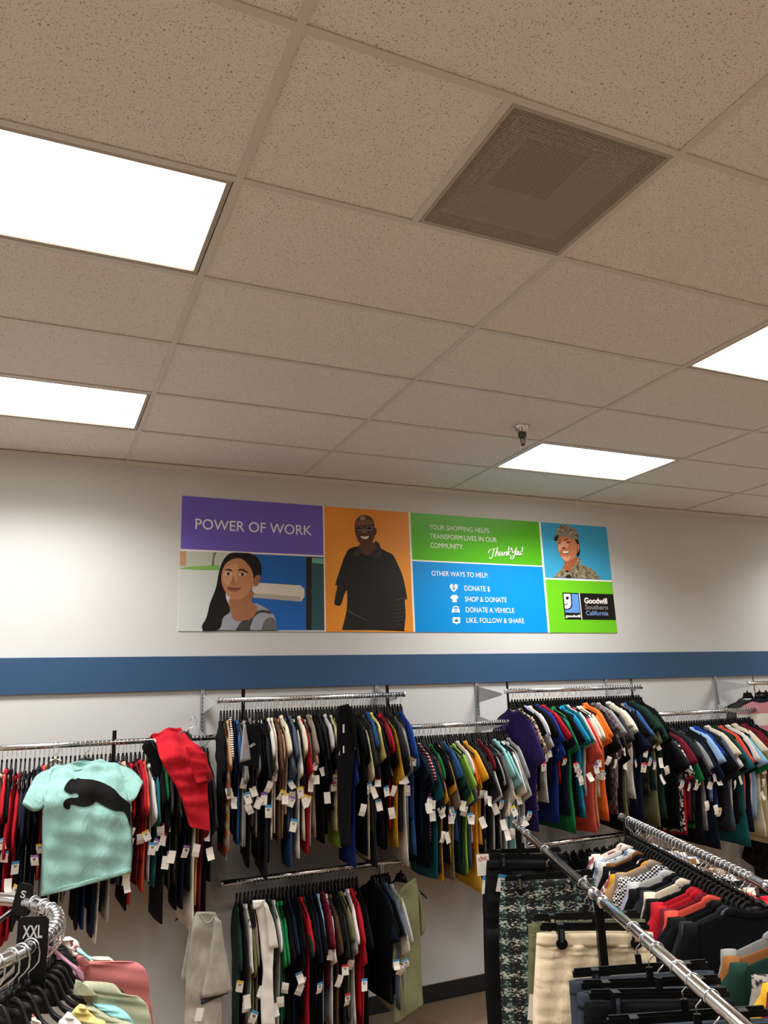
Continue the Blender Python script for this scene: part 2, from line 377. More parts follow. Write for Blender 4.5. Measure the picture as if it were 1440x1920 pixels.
for st in strokes:
    sm = []
    for i in range(len(st)-1):
        a, q, c, d = st[max(i-1, 0)], st[i], st[i+1], st[min(i+2, len(st)-1)]
        for k in range(5):
            t_ = k/5; sm.append(tuple(.5*(2*q[e]+(c[e]-a[e])*t_+(2*a[e]-5*q[e]+4*c[e]-d[e])*t_*t_+(3*q[e]-a[e]-3*c[e]+d[e])*t_**3) for e in (0, 1)))
    sm.append(st[-1])
    for (ax, ay), (cx_, cy_) in zip(sm, sm[1:]):
        dx, dy = cx_-ax, cy_-ay; L_ = math.hypot(dx, dy) or 1; wv = 1.5 + 1.6*abs(dy)/L_; nx, ny = -dy/L_*wv, dx/L_*wv; ex, ey = dx/L_*.8, dy/L_*.8
        q = [(ax+nx-ex, ay+ny-ey), (ax-nx-ex, ay-ny-ey), (cx_-nx+ex, cy_-ny+ey), (cx_+nx+ex, cy_+ny+ey)]
        nq += 1; b.add([Wp(*zB(*r_), LIFT+.0015+.00003*nq) for r_ in q], [(0, 1, 2, 3)])
b.build('script_lettering', pr(wh), pn)
# icons
cy = 'f6f4ee'
flat('heart_icon', [(360, 518), (371, 508), (383, 516), (382, 532), (360, 556), (339, 532), (337, 516), (349, 508)], cy, ph, 2, zB)
wall_text('$', '0a6fb0', ph, zB, (352, 541), (368, 541), 519, .02, 4)
flat('shirt_icon', [(350, 577), (358, 574), (363, 579), (369, 574), (377, 576), (389, 588), (382, 600), (377, 597), (378, 620), (352, 620), (352, 598), (346, 601), (338, 590)], cy, ph, 2, zB, False)
flat('car_icon', [(351, 664), (357, 648), (364, 643), (380, 643), (388, 648), (393, 664), (396, 668), (396, 684), (390, 684), (388, 680), (357, 680), (355, 684), (349, 684), (348, 668)], cy, ph, 2, zB, False)
flat('car_window', [(358, 660), (362, 650), (382, 650), (386, 660)], '0090dd', ph, 3, zB, False)
flat('car_plate', [(365, 666), (380, 666), (380, 673), (365, 673)], '0090dd', ph, 3, zB, False)
flat('bubble_icon', [(355, 712), (396, 712), (399, 716), (399, 744), (395, 748), (384, 748), (377, 758), (369, 748), (356, 747), (353, 743), (353, 716)], cy, ph, 2, zB, False)
flat('thumb_icon', [(366, 727), (372, 727), (376, 718), (380, 720), (379, 727), (387, 728), (386, 740), (366, 740)], '0a6fb0', ph, 3, zB, False)
# photo panel: person with long hair in the street
flat('street_background', [(75, 62), (470, 72), (400, 180), (75, 200)], 'c3cabb', pg, 1, zG, False)
flat('post', [(78, 62), (130, 62), (128, 185), (76, 185)], 'c79a76', pg, 2, zG, False)
flat('grass', [(74, 205), (190, 190), (410, 178), (410, 222), (300, 222), (74, 212)], '86bf5e', pg, 2, zG, False)
flat('tree', [(360, 72), (385, 72), (368, 120), (364, 185), (342, 185), (352, 120)], '7d7b6c', pg, 2, zG, False)
flat('blue_wall', [(700, 86), (1140, 106), (1140, 728), (640, 728), (600, 400)], '2468b8', pg, 1, zG, False)
flat('door_frame', [(1140, 106), (1186, 108), (1186, 728), (1140, 728)], '24211f', pg, 2, zG, False)
flat('door_glass', [(1186, 108), (1288, 112), (1295, 728), (1186, 728)], '35565c', pg, 1, zG, False)
flat('door_reflection', [(1190, 120), (1286, 124), (1288, 170), (1190, 160)], '74b3a4', pg, 2, zG, False)
flat('white_pipe', [(690, 325), (1090, 350), (1125, 378), (1128, 440), (1095, 488), (680, 452)], 'dcd7cb', pg, 2, zG, False)
flat('pipe_shade', [(685, 415), (1090, 445), (1095, 488), (680, 452)], 'b5b0a5', pg, 3, zG, False)
flat('hoodie', [(395, 728), (395, 728), (395, 728), (430, 650), (470, 540), (520, 560), (700, 505), (760, 520), (840, 570), (885, 640), (888, 728), (888, 728), (888, 728)], '9fa3ae', pg, 3, zG)
flat('hoodie_shade', [(760, 728), (760, 728), (760, 728), (790, 650), (840, 620), (884, 650), (886, 728), (886, 728), (886, 728)], '6d6a68', pg, 4, zG)
flat('hood_opening', [(545, 728), (545, 728), (545, 728), (590, 660), (640, 640), (668, 660), (668, 728), (668, 728), (668, 728)], '4a4644', pg, 5, zG)
flat('hood_edge', [(664, 650), (690, 600), (750, 560), (830, 565), (845, 590), (760, 580), (700, 620), (672, 690)], '4a4644', pg, 5, zG)
flat('hair', [(500, 80), (600, 76), (690, 88), (745, 140), (765, 230), (740, 300), (690, 330), (560, 300), (460, 420), (500, 560), (440, 620), (420, 700), (380, 734), (380, 734), (380, 734), (270, 734), (270, 734), (270, 734), (262, 690), (300, 620), (330, 500), (380, 370), (405, 240), (440, 140)], '1f1a18', pg, 6, zG)
flat('neck', [(500, 460), (690, 400), (680, 480), (725, 540), (690, 620), (610, 648), (530, 640), (505, 560)], 'a5714f', pg, 7, zG)
flat('ear', [(700, 290), (740, 262), (755, 290), (735, 345), (700, 355)], 'a06d4f', pg, 7, zG)
flat('face', [(520, 130), (590, 125), (650, 175), (690, 250), (692, 350), (650, 420), (600, 460), (545, 472), (495, 450), (450, 390), (425, 310), (432, 230), (465, 165)], 'bd8560', pg, 8, zG)
flat('face_light', [(480, 190), (560, 170), (560, 260), (550, 330), (480, 350), (440, 310), (440, 240)], 'cd9771', pg, 9, zG)
for q in ([(450, 222), (480, 212), (515, 222), (515, 232), (480, 226)], [(560, 226), (600, 212), (648, 238), (645, 246), (600, 226)]): flat('eyebrow', q, '2b2019', pg, 10, zG)
for c in ((480, 255), (600, 260)):
    flat('eye_white', ell(c[0], c[1], 30, 13), 'd9c9bd', pg, 10, zG, False); flat('iris', ell(c[0]+2, c[1]-1, 14, 12), '231812', pg, 11, zG, False)
flat('nose', [(525, 270), (545, 330), (555, 345), (520, 352), (490, 340), (505, 325)], 'a97452', pg, 10, zG)
flat('mouth', [(470, 368), (510, 362), (540, 368), (592, 376), (560, 400), (520, 405), (490, 392)], '9c5a4c', pg, 10, zG)
flat('smile_line', [(470, 370), (530, 378), (592, 377), (530, 386)], '6b332b', pg, 11, zG)
# bald person in a black polo
flat('shirt', [(540, 620), (400, 660), (350, 740), (310, 830), (210, 1145), (235, 1170), (195, 1390), (215, 1440), (270, 1445), (300, 1400), (330, 1300), (370, 1245), (365, 1500), (300, 1784), (300, 1784), (300, 1784), (1160, 1784), (1160, 1784), (1160, 1784), (1180, 1580), (1170, 1370), (1200, 1340), (1140, 1040), (1060, 850), (1000, 740), (900, 690), (830, 640), (790, 570), (700, 600)], '211f1c', pm, 2, zM)
flat('shirt_fold', [(380, 1500), (480, 1560), (640, 1640), (640, 1650), (470, 1575), (380, 1520)], '4a4842', pm, 3, zM)
flat('sleeve_edge', [(225, 1160), (300, 1195), (298, 1203), (225, 1170)], '45433e', pm, 3, zM, False)
flat('cuff_edge', [(1060, 1360), (1190, 1330), (1192, 1340), (1062, 1372)], '4a4a46', pm, 3, zM, False)
for k in range(6): flat('sleeve_fold', [(1010, 1450+k*52), (1100, 1440+k*52), (1165, 1420+k*52), (1100, 1452+k*52)], '3d3d3a', pm, 3, zM)
flat('neck', [(545, 600), (740, 570), (790, 620), (700, 730), (620, 745), (560, 690)], '5d3d30', pm, 3, zM)
flat('collar', [(540, 610), (520, 650), (452, 740), (500, 755), (535, 770), (560, 700)], '3c3a34', pm, 4, zM)
flat('collar', [(750, 560), (800, 570), (835, 650), (840, 740), (780, 790), (690, 740), (780, 640)], '33312c', pm, 4, zM)
flat('face', [(590, 195), (680, 210), (735, 270), (752, 370), (750, 470), (720, 560), (670, 600), (600, 610), (540, 575), (500, 500), (478, 400), (480, 300), (520, 225)], '5d3d2e', pm, 5, zM)
flat('ear', [(752, 380), (778, 390), (772, 450), (752, 478)], '56382b', pm, 5, zM)
flat('forehead_light', [(550, 225), (600, 212), (625, 235), (600, 262), (555, 260)], 'a98c7c', pm, 6, zM)
flat('forehead', [(500, 280), (560, 265), (690, 260), (735, 320), (600, 335), (490, 335)], '7d5644', pm, 6, zM)
flat('nose', [(590, 380), (625, 380), (645, 430), (600, 440), (565, 430)], '8d6350', pm, 6, zM)
for x0, x1 in ((480, 590), (618, 738)):
    flat('glasses_lens', [(x0+8, 350), (x1-6, 346), (x1-8, 405), (x0+60, 418), (x0+20, 408)], '84776e', pm, 6, zM)
    flat('eye', ell((x0+x1)/2, 376, 38, 20), '22150f', pm, 7, zM, False)
    q = [(x0, 345), (x1, 340), (x1-2, 400), ((x0+x1)/2+20, 422), (x0+18, 412)]
    for a, c in zip(q, q[1:]+q[:1]):
        dx, dy = c[0]-a[0], c[1]-a[1]; L_ = math.hypot(dx, dy); nx, ny = -dy/L_*5, dx/L_*5
        flat('glasses_rim', [(a[0]+nx, a[1]+ny), (a[0]-nx, a[1]-ny), (c[0]-nx, c[1]-ny), (c[0]+nx, c[1]+ny)], '0d0b0a', pm, 8, zM, False)
flat('mouth', [(540, 480), (610, 486), (690, 474), (670, 520), (620, 535), (570, 525)], '241511', pm, 6, zM)
flat('teeth', [(556, 486), (612, 492), (668, 484), (655, 515), (615, 524), (575, 515)], 'e8dcd0', pm, 7, zM)
flat('lower_lip', [(570, 520), (615, 528), (660, 518), (640, 538), (595, 540)], '7d4b41', pm, 7, zM)
# person in uniform
m_, nt_, b_ = base_mat('print_camouflage'); n_ = N(nt_, 'ShaderNodeTexNoise', Scale=42, Detail=2.5, Roughness=.6); nt_.links.new(coords(nt_), n_.inputs['Vector'])
nt_.links.new(ramp(nt_, n_.outputs[0], [(0, hexlin('4d4536')), (.42, hexlin('7d7257')), (.5, hexlin('9b9274')), (.57, hexlin('6b5b48')), (.63, hexlin('cfc6a6'))], 'CONSTANT'), b_.inputs['Base Color']); camo = m_
flat('uniform', [(300, 940), (300, 940), (300, 940), (340, 890), (440, 800), (490, 715), (600, 760), (680, 650), (730, 680), (740, 740), (830, 770), (930, 830), (990, 890), (1050, 972), (1050, 972), (1050, 972)], camo, ps, 2, zS)
flat('undershirt', [(480, 840), (570, 850), (540, 920), (490, 925)], '8c8f78', ps, 3, zS)
flat('neck', [(480, 700), (520, 680), (690, 620), (690, 670), (600, 780), (560, 850), (490, 845)], 'a8603a', ps, 3, zS)
flat('collar', [(690, 650), (735, 690), (680, 850), (600, 935), (570, 880), (620, 800)], camo, ps, 4, zS)
flat('collar_tip', [(490, 940), (540, 895), (590, 930), (560, 955)], '2b271f', ps, 5, zS)
flat('hair', [(650, 330), (690, 350), (715, 440), (720, 560), (690, 625), (660, 560), (640, 440)], '1d1512', ps, 4, zS)
flat('face', [(365, 360), (450, 300), (560, 310), (650, 370), (680, 460), (675, 560), (620, 640), (540, 695), (490, 690), (430, 630), (385, 540), (362, 440)], 'c57c55', ps, 5, zS)
flat('face_light', [(440, 380), (530, 400), (520, 480), (440, 490), (395, 540), (375, 460)], 'dba083', ps, 6, zS)
flat('chin_light', [(430, 610), (520, 630), (570, 600), (540, 670), (490, 682)], 'e0a080', ps, 6, zS)
flat('ear', [(680, 430), (705, 425), (712, 480), (695, 540), (672, 545)], 'c67f5a', ps, 5, zS)
flat('cap', [(345, 240), (360, 190), (440, 118), (530, 140), (640, 190), (685, 250), (690, 340), (640, 335), (560, 280), (400, 240)], camo, ps, 7, zS)
flat('cap_brim', [(310, 350), (318, 300), (370, 240), (460, 245), (560, 275), (660, 325), (600, 345), (520, 310), (430, 305), (350, 370)], '8b8570', ps, 8, zS)
flat('brim_shade', [(316, 330), (345, 290), (385, 285), (360, 370), (322, 365)], '23211c', ps, 9, zS)
for q in ([(385, 352), (420, 362), (418, 370), (388, 362)], [(475, 355), (510, 340), (540, 345), (510, 352), (480, 368)]): flat('eyebrow', q, '3a1d14', ps, 9, zS)
for q in ([(372, 402), (400, 395), (425, 405), (400, 412)], [(495, 400), (530, 388), (575, 395), (540, 405)]): flat('eye', q, '2a1511', ps, 9, zS)
flat('nose', [(430, 480), (460, 470), (500, 480), (470, 495)], '7d3f2b', ps, 9, zS)
flat('mouth', [(425, 540), (490, 525), (560, 535), (540, 565), (490, 575), (445, 565)], '7a3022', ps, 9, zS)
flat('teeth', [(438, 542), (490, 530), (550, 540), (520, 560), (480, 565), (448, 558)], 'f0e6dc', ps, 10, zS)
# logo block
flat('logo_block', [(445, 1178), (1240, 1204), (1287, 1610), (488, 1600)], '14110f', pl, 1, zS, False)
flat('logo_border', [(703, 1182), (716, 1182), (760, 1608), (747, 1608)], 'f1f1ea', pl, 2, zS, False)
flat('logo_field', [(585, 1200), (693, 1204), (722, 1498), (492, 1492), (490, 1440), (540, 1440), (590, 1400)], '5f97dc', pl, 2, zS, False)
flat('logo_outline', [(458, 1196), (588, 1200), (602, 1370), (584, 1425), (540, 1450), (484, 1448)], '14110f', pl, 3, zS, False)
flat('logo_face', [(462, 1198), (570, 1202), (583, 1362), (566, 1412), (530, 1432), (486, 1432)], 'f6f4ee', pl, 4, zS, False)
flat('logo_eye', ell(522, 1265, 24, 26), '14110f', pl, 5, zS, False)
flat('logo_smile', [(478, 1360), (505, 1362), (530, 1338), (536, 1346), (512, 1374), (480, 1374)], '14110f', pl, 5, zS, False)
def w2(s, c, bl, br, tp, bold): wall_text(s, c, pl, zS, bl, br, tp, bold, 4)
w2('Goodwill', 'f6f4ee', (790, 1345), (1150, 1353), 1262, .03); w2('Southern', '9a9a98', (805, 1440), (1158, 1446), 1370, .004); w2('California', '7fa6e0', (818, 1532), (1168, 1538), 1462, .01); w2('goodwill', 'f6f4ee', (495, 1562), (730, 1566), 1524, .035)

# ------------------------------------------------------------------ colours of cloth
PAL = dict(black='0b0b0d', charcoal='26272b', navy='141c30', white='d6d1c8', cream='dccfb6', grey='8d8d8c', light_grey='b9b8b5', red='b01c28', maroon='6b1b28', green='1b7440', dark_green='1b352c',
  lime='8fbf4d', olive='6f6a4a', khaki='b9ad86', royal_blue='1c3684', blue='2f5384', sky_blue='8fb3da', slate='4b5768', teal='1c5a62', turquoise='1c86ac', aqua='8abfbe', yellow='d9a62c', pale_yellow='d9c67c', gold='c98f22',
  orange='e8702a', coral='d0503f', peach='e8a98c', rust='a3562a', brown='5d4434', tan='b48e68', taupe='84776a', mauve='7d646d', lavender='a9a6c6', purple='33265f', pink='d98f9a', mint='8bb5ad', olive_green='7d7c5c', sage='aeb094', caramel='8a5a32', dark_grey='3a3a3c', gold_brown='6e4519', lilac='b98aa0', salmon='c67674')
PAL['heather'] = '9b958b'
FAB = {}
def fab(c):
    if c not in FAB and c in ('salmon', 'sage'): FAB[c] = ribbed('cloth_ribbed_'+c, PAL[c])
    if c not in FAB and c in ('mint', 'red', 'heather'): FAB[c] = fabric('cloth_'+c, PAL[c], fold=.9, vary=.1)
    if c not in FAB: FAB[c] = fabric('cloth_'+c, PAL[c]) if c in PAL else PAT[c]()
    return FAB[c]
PAT = dict(
 striped=lambda: pattern('cloth_black_white_stripe', 'stripe', ('1a1a1c', 'd8d5ce'), 22), rust_striped=lambda: pattern('cloth_rust_stripe', 'stripe', ('a3562a', '7f9199', 'c9b48f'), 4, (.0, .9)),
 red_striped=lambda: pattern('cloth_red_stripe', 'stripe', ('7c1f2c', 'e0d9d2'), 14, (.8, .85)), leopard=lambda: pattern('cloth_leopard', 'blotch', ('241d18', 'c7b090'), 60, (.48, .52)),
 plaid=lambda: pattern('cloth_plaid', 'check', ('4f4048', '7d6a70'), 34), camouflage=lambda: pattern('cloth_camouflage', 'blotch', ('2e2b26', '46433a', '39392f'), 18, (.4, .6)),
 patterned=lambda: pattern('cloth_black_white_print', 'blotch', ('151517', 'd5d0c8'), 45, (.5, .53)), floral=lambda: pattern('cloth_floral', 'blotch', ('8d4a50', 'e1d3c8', 'd9d0c8'), 34, (.38, .55)),
 tie_dye=lambda: pattern('cloth_tie_dye', 'blotch', ('5e7396', 'd7dbe0'), 30, (.42, .6)), checked=lambda: pattern('cloth_check', 'check', ('18181a', 'e0dcd6'), 120), dotted=lambda: pattern('cloth_dotted_navy', 'spot', ('e8e4de', '2a2a63'), 26, (.1, .14)),
 animal=lambda: pattern('cloth_animal', 'blotch', ('35332f', '8b8780'), 40, (.45, .55)), spotted=lambda: pattern('cloth_spotted', 'blotch', ('222120', '98918a'), 26, (.42, .46)), bird=lambda: pattern('cloth_dark_print', 'blotch', ('12110f', '2a241c'), 22, (.5, .55)))
SPOKEN = dict(striped='black and white striped', rust_striped='rust striped', red_striped='maroon and white striped', leopard='leopard print', plaid='mauve plaid', camouflage='dark camouflage', patterned='black and white print', floral='floral', tie_dye='blue and white marbled', checked='black and white checked', dotted='navy dotted', animal='grey animal print', spotted='grey spotted', bird='dark print')
def spoken(c): return SPOKEN.get(c, c.replace('_', ' '))
ORD = 'first second third fourth fifth sixth seventh eighth ninth tenth eleventh twelfth thirteenth fourteenth fifteenth sixteenth seventeenth eighteenth nineteenth twentieth'.split() + ['twenty-'+x for x in 'first second third fourth fifth sixth seventh eighth ninth'.split()] + ['thirtieth']

# ------------------------------------------------------------------ prototypes: hanger, T-shirt, price tag
RR = .016                                     # rail radius
def hook_path(r=RR+.0022, drop=-.07, side=1):
    p = [(0, 0, drop), (0, 0, drop+.022), (side*.012, 0, drop+.032), (side*.021, 0, -.026), (side*(r+.003), 0, -.010)]
    for a in range(0, 205, 17): p.append((side*r*math.cos(math.radians(a)), 0, r*math.sin(math.radians(a))))
    return p
def me_of(b, name, mat, smooth=True):
    me = b.mesh(name, smooth)
    for q in (mat if isinstance(mat, list) else [mat]): me.materials.append(q)
    return me
hook_me = [me_of(MB().tube(hook_path(side=s), .0014, 5), 'hook', M['chrome']) for s in (1, -1)]
hook_hi = [me_of(MB().tube(hook_path(RR+.0026, side=s), .0019, 8), 'hook', M['chrome']) for s in (1, -1)]
def hanger_body(w=.205, hi=False):
    b = MB()
    b.rings([[(x, y, z) for x, z in ((-.045, -.122), (.045, -.122), (.03, -.074), (-.03, -.074))] for y in (-.0045, .0045)]); b.box((-.006, -.005, -.078), (.006, .005, -.06))
    for s in (-1, 1):
        P = [(s*.03, 0, -.108), (s*.05, 0, -.116), (s*.07, 0, -.134), (s*.10, 0, -.15), (s*.15, 0, -.168), (s*(w-.02), 0, -.184), (s*w, 0, -.2)]
        R = []
        for k, q in enumerate(P):
            h = .011 if k < 3 else .009 - .0005*k; t = .0045
            R.append([(q[0], -t, q[2]-h), (q[0], t, q[2]-h), (q[0], t*.5, q[2]+.002), (q[0], -t*.5, q[2]+.002)])
        b.rings(R)
    return b
def hanger_fine(w=.195):
    b = MB()
    for s in (-1, 1):
        P = cat_path([(0, -.074), (s*.022, -.075), (s*.036, -.086), (s*.05, -.112), (s*.068, -.13), (s*.11, -.148), (s*.16, -.17), (s*w, -.192)], 3); R = []
        for k, (x, z) in enumerate(P):
            h = .017 - .008*k/len(P); t = .0052
            R.append([(x, t*math.cos(2*PI*i/8), z - h*.5 + h*.62*math.sin(2*PI*i/8)) for i in range(8)])
        b.rings(R if s > 0 else [r[::-1] for r in R])
    b.rings([[(x, y, z) for x, z in ((-.052, -.128), (.052, -.128), (.03, -.084), (-.03, -.084))] for y in (-.0022, .0022)])
    b.box((-.006, -.006, -.08), (.006, .006, -.06)); return b
def cat_path(P, n):
    out = []
    for i in range(len(P)-1):
        a, b, c, d = P[max(i-1, 0)], P[i], P[i+1], P[min(i+2, len(P)-1)]
        for k in range(n):
            t = k/n; out.append(tuple(.5*(2*b[q] + (c[q]-a[q])*t + (2*a[q]-5*b[q]+4*c[q]-d[q])*t*t + (3*b[q]-a[q]-3*c[q]+d[q])*t**3) for q in (0, 1)))
    return out + [P[-1]]
fine_me = {}
hang_me = {k: me_of(hanger_body(), 'hanger', M[k], False) for k in ('black', 'grey', 'beige')}
def fine_hanger(k, w=.195):
    if (k, w) not in fine_me: fine_me[(k, w)] = me_of(hanger_fine(w), 'hanger', M[k])
    return fine_me[(k, w)]
def make_torso(L, hw, sh, seed, n=14, rows=9, th=.0085, wave=.004, ex=.75, taper=.86):
    r = random.Random(seed); ph = [r.uniform(0, 6.3) for _ in range(6)]; k1, k2 = r.uniform(14, 22), r.uniform(6, 11)
    zs = [(-.136, .07, .004), (-.152, .11, .006), (-.174, .165, .007), (-.194, sh-.012, .0075), (-.222, sh+.001, .0075)] + [(-.222-(L-.10)*(i+1)/rows, (sh + (hw-sh)*min(1, (i+1)/4))*(1 - (1-taper)*max(0, i-1)/rows) + .006*math.sin(ph[4]+i), th*(.9+.35*(i+1)/rows)) for i in range(rows)]
    R = []
    for q, (z, w, t) in enumerate(zs):
        ring = []; amp = wave*min(1, max(0, (-.16-z)/.25))
        for i in range(n):
            a = 2*PI*i/n; c, s = math.cos(a), math.sin(a)
            x = w*math.copysign(abs(c)**ex, c); y = t*math.copysign(abs(s)**(ex+.05), s)
            y += amp*(math.sin(k1*x+ph[0]+2.2*z) + .7*math.sin(k2*x+ph[1]-4*z))
            zz = z + (.008*math.sin(9*x+ph[2]) if q == len(zs)-1 else 0)
            ring.append((x + .004*math.sin(ph[3]+13*z), y, zz))
        R.append(ring)
    return MB().rings(R)
def make_sleeve(L, out, seed, sh=.198, n=10, rows=6, th=.0095, cuff=.078, s=1, ex=.8):
    r = random.Random(seed); ph = [r.uniform(0, 6.3) for _ in range(4)]; R = []
    for k in range(rows+1):
        f = k/rows
        cx = sh - .012 + out*f**.8; cz = -.188 - L*f; hw = .014 + (.034)*min(1, f*2.2) + (cuff-.048)*max(0, f-.45)/.55
        t = th*(.75 + .35*math.sin(PI*min(1, f*.9+.1)))
        if k == 0: hw, t, cz = (.004, t*.3, cz+.006) if ex < 1 else (.022, t*.55, cz+.014)
        tilt = .42*f; ring = []
        for i in range(n):
            a = 2*PI*i/n; c, q = math.cos(a), math.sin(a)
            dx = hw*math.copysign(abs(c)**ex, c); y = t*math.copysign(abs(q)**ex, q) + .0035*f*math.sin(22*dx+ph[0]+5*f)
            ring.append((s*(cx + dx*math.cos(tilt)), y, cz + dx*math.sin(tilt) + .004*math.sin(ph[1]+4*f)))
        R.append(ring if s > 0 else ring[::-1])
    return MB().rings(R)
def make_collar():
    b = MB(); R = []
    for z, w, t in ((-.122, .062, .010), (-.12, .066, .012), (-.131, .084, .0125), (-.143, .09, .011)):
        R.append([(w*math.cos(2*PI*i/14), t*math.sin(2*PI*i/14), z - .018*(1-abs(math.cos(2*PI*i/14)))) for i in range(14)])
    return b.rings(R, cap0=False, cap1=False)
TORSO = [me_of(make_torso(L, hw, sh, i), 'torso', None) for i, (L, hw, sh) in enumerate([(.66, .215, .195), (.70, .225, .2), (.74, .23, .2), (.62, .205, .192), (.78, .235, .205), (.68, .21, .2), (.72, .22, .195), (.58, .2, .19)])]
SLV = {s: [me_of(make_sleeve(L, o, 40+i, s=s), 'sleeve', None) for i, (L, o) in enumerate([(.21, .065), (.24, .075), (.18, .06), (.27, .07), (.22, .09), (.33, .06)])] for s in (1, -1)}
HT = [me_of(make_torso(L, hw, sh, 91+i, 30, 16, .017, .007, 1.0, .95), 'torso', None) for i, (L, hw, sh) in enumerate([(.6, .215, .2), (.64, .22, .205), (.56, .205, .195)])]
HS = {s: [me_of(make_sleeve(L, o, 77+i, n=18, rows=14, th=.019, cuff=.06, sh=.2, s=s, ex=1.0), 'sleeve', None) for i, (L, o) in enumerate([(.3, .06), (.22, .07), (.4, .05)])] for s in (1, -1)}
COLLAR = me_of(make_collar(), 'collar', None)
def tag_mesh(i, strip):
    b = MB(); w, h = .019, .06; bend = (-.012, .0, .012, .02)[i % 4]; R = []
    pts = [(0, 0), (.22, 0), (.6, .25), (1, 1)]
    for (f0, c0), (f1, c1), mi in zip(pts, pts[1:], (1, 0, 0)):
        b.add([(-w, bend*c0, -h*f0), (w, bend*c0, -h*f0), (w, bend*c1, -h*f1), (-w, bend*c1, -h*f1)], [(0, 1, 2, 3)], mi)
    if strip:
        for q, (a, z0, z1) in enumerate(((.009, .30, .36), (.007, .40, .46))): b.add([(-a, -.0006, -h*z0), (a, -.0006, -h*z0), (a, -.0006, -h*z1), (-a, -.0006, -h*z1)], [(0, 1, 2, 3)], 2)
    return b
STRIP = {k: plain('tag_'+k, h, .5) for k, h in dict(blue='3f8fc0', red='c8262e', yellow='e0b535', purple='8a5fa8', white='e9e4da', lime='a9c43c').items()}
TAGS = {(i, k): me_of(tag_mesh(i, k != 'white'), 'price_tag', [M['card'], STRIP[k], M['ink']], False) for i in range(4) for k in STRIP}
def set_mat(o, m):
    s = o.material_slots[0]; s.link = 'OBJECT'; s.material = m
def part(name, me, parent, mat):
    o = link(name, me, parent)
    if mat is not None: set_mat(o, mat)
    return o
def add_tag(parent, x, y, z, rz, tilt, k, i):
    o = link('price_tag', TAGS[(i, k)], parent, (x, y, z)); o.rotation_euler = (RNG.uniform(-.15, .15), tilt, rz); return o
def hang(loc, rotz, color, label, hlabel, group, hgroup, torso=None, slv=None, sc=(1, 1, 1), sleeve_color=None, tagp=.2, near=-1, kind='t_shirt', hanger='black', hi=False, tagface=0, cat='shirt', soft=False):
    """one garment on its own hanger; local X runs across the shoulders, Y along the rail"""
    if hlabel is None: PILE.append((loc, rotz))
    else:
        h = link('clothes_hanger', fine_hanger(hanger) if hi else hang_me[hanger], None, loc); h.rotation_euler.z = rotz
        tag(h, hlabel, 'hanger', hgroup); link('hook', (hook_hi if hi else hook_me)[RNG.random() < .5], h)
    ti = RNG.randrange(len(TORSO)) if torso is None else torso
    t = link(kind, RNG.choice(HT) if soft else TORSO[ti], None, loc); t.rotation_euler = (0, 0, rotz + RNG.uniform(-.03, .03)); t.scale = sc
    set_mat(t, fab(color)); tag(t, label, cat, group)
    si = RNG.randrange(5) if slv is None else slv
    if soft:
        k_ = RNG.randrange(3); part('sleeve', HS[1][k_], t, fab(color)); part('sleeve', HS[-1][k_], t, fab(color))
    elif si >= 0:
        sm = fab(sleeve_color or color)
        part('sleeve', SLV[1][si], t, sm); part('sleeve', SLV[-1][(si+1) % 5], t, sm)
    part('collar', COLLAR, t, fab(color))
    for _ in range((RNG.random() < tagp) + (RNG.random() < tagp*.35)):
        k = RNG.choice(['blue', 'white', 'white', 'red', 'white', 'purple', 'white', 'yellow', 'blue'])
        add_tag(t, near*RNG.uniform(.235, .285), RNG.uniform(-.01, .01), RNG.uniform(-.60, -.43), tagface + RNG.uniform(-.5, .5), RNG.uniform(-.4, .4), k, RNG.randrange(4))
    return t
PILE = []                                     # hangers of the far bottom rails, past the limit of single things
def ordinal_labels(seq, fmt):
    """seq of colour names, left to right -> a phrase for each that is true of it alone on its rail"""
    from collections import Counter
    tot = Counter(seq); n = Counter(); out = []
    for c in seq:
        n[c] += 1
        out.append((('' if tot[c] == 1 else ORD[n[c]-1]+' ') + spoken(c), tot[c] > 1))
    return out

# ------------------------------------------------------------------ wall rails
RY = WY - .35
def wall_standard(x, label):
    t = thing('wall_standard', label, 'wall rail', (x, WY, 0), 0, 'slotted wall standards')
    z0, z1 = .75, CZ+.101
    b = MB().box((-.0125, -.014, z0), (-.0095, 0, z1)).box((.0095, -.014, z0), (.0125, 0, z1)).box((-.0125, -.016, z0), (.0125, -.014, z1)); b.build('channel', M['zinc'], t)
    b = MB(); z = z0+.02
    while z < z1-.03: b.box((-.0025, -.0165, z), (.0025, -.0158, z+.013)); z += .025
    b.build('slots', M['dark'], t)['kind'] = 'stuff'
for x, s in ((1.02, 'slotted steel wall standard left of the first raised rail'), (2.24, 'slotted steel wall standard behind the right end of the first raised rail'), (3.06, 'slotted steel wall standard left of the second raised rail'), (4.28, 'slotted steel wall standard behind the right end of the second raised rail'), (5.48, 'slotted steel wall standard near the right edge'), (-.2, 'slotted steel wall standard outside the left edge')): wall_standard(x, s)
M['bracket'] = plain('bracket_enamel', 'b9babb', .45)
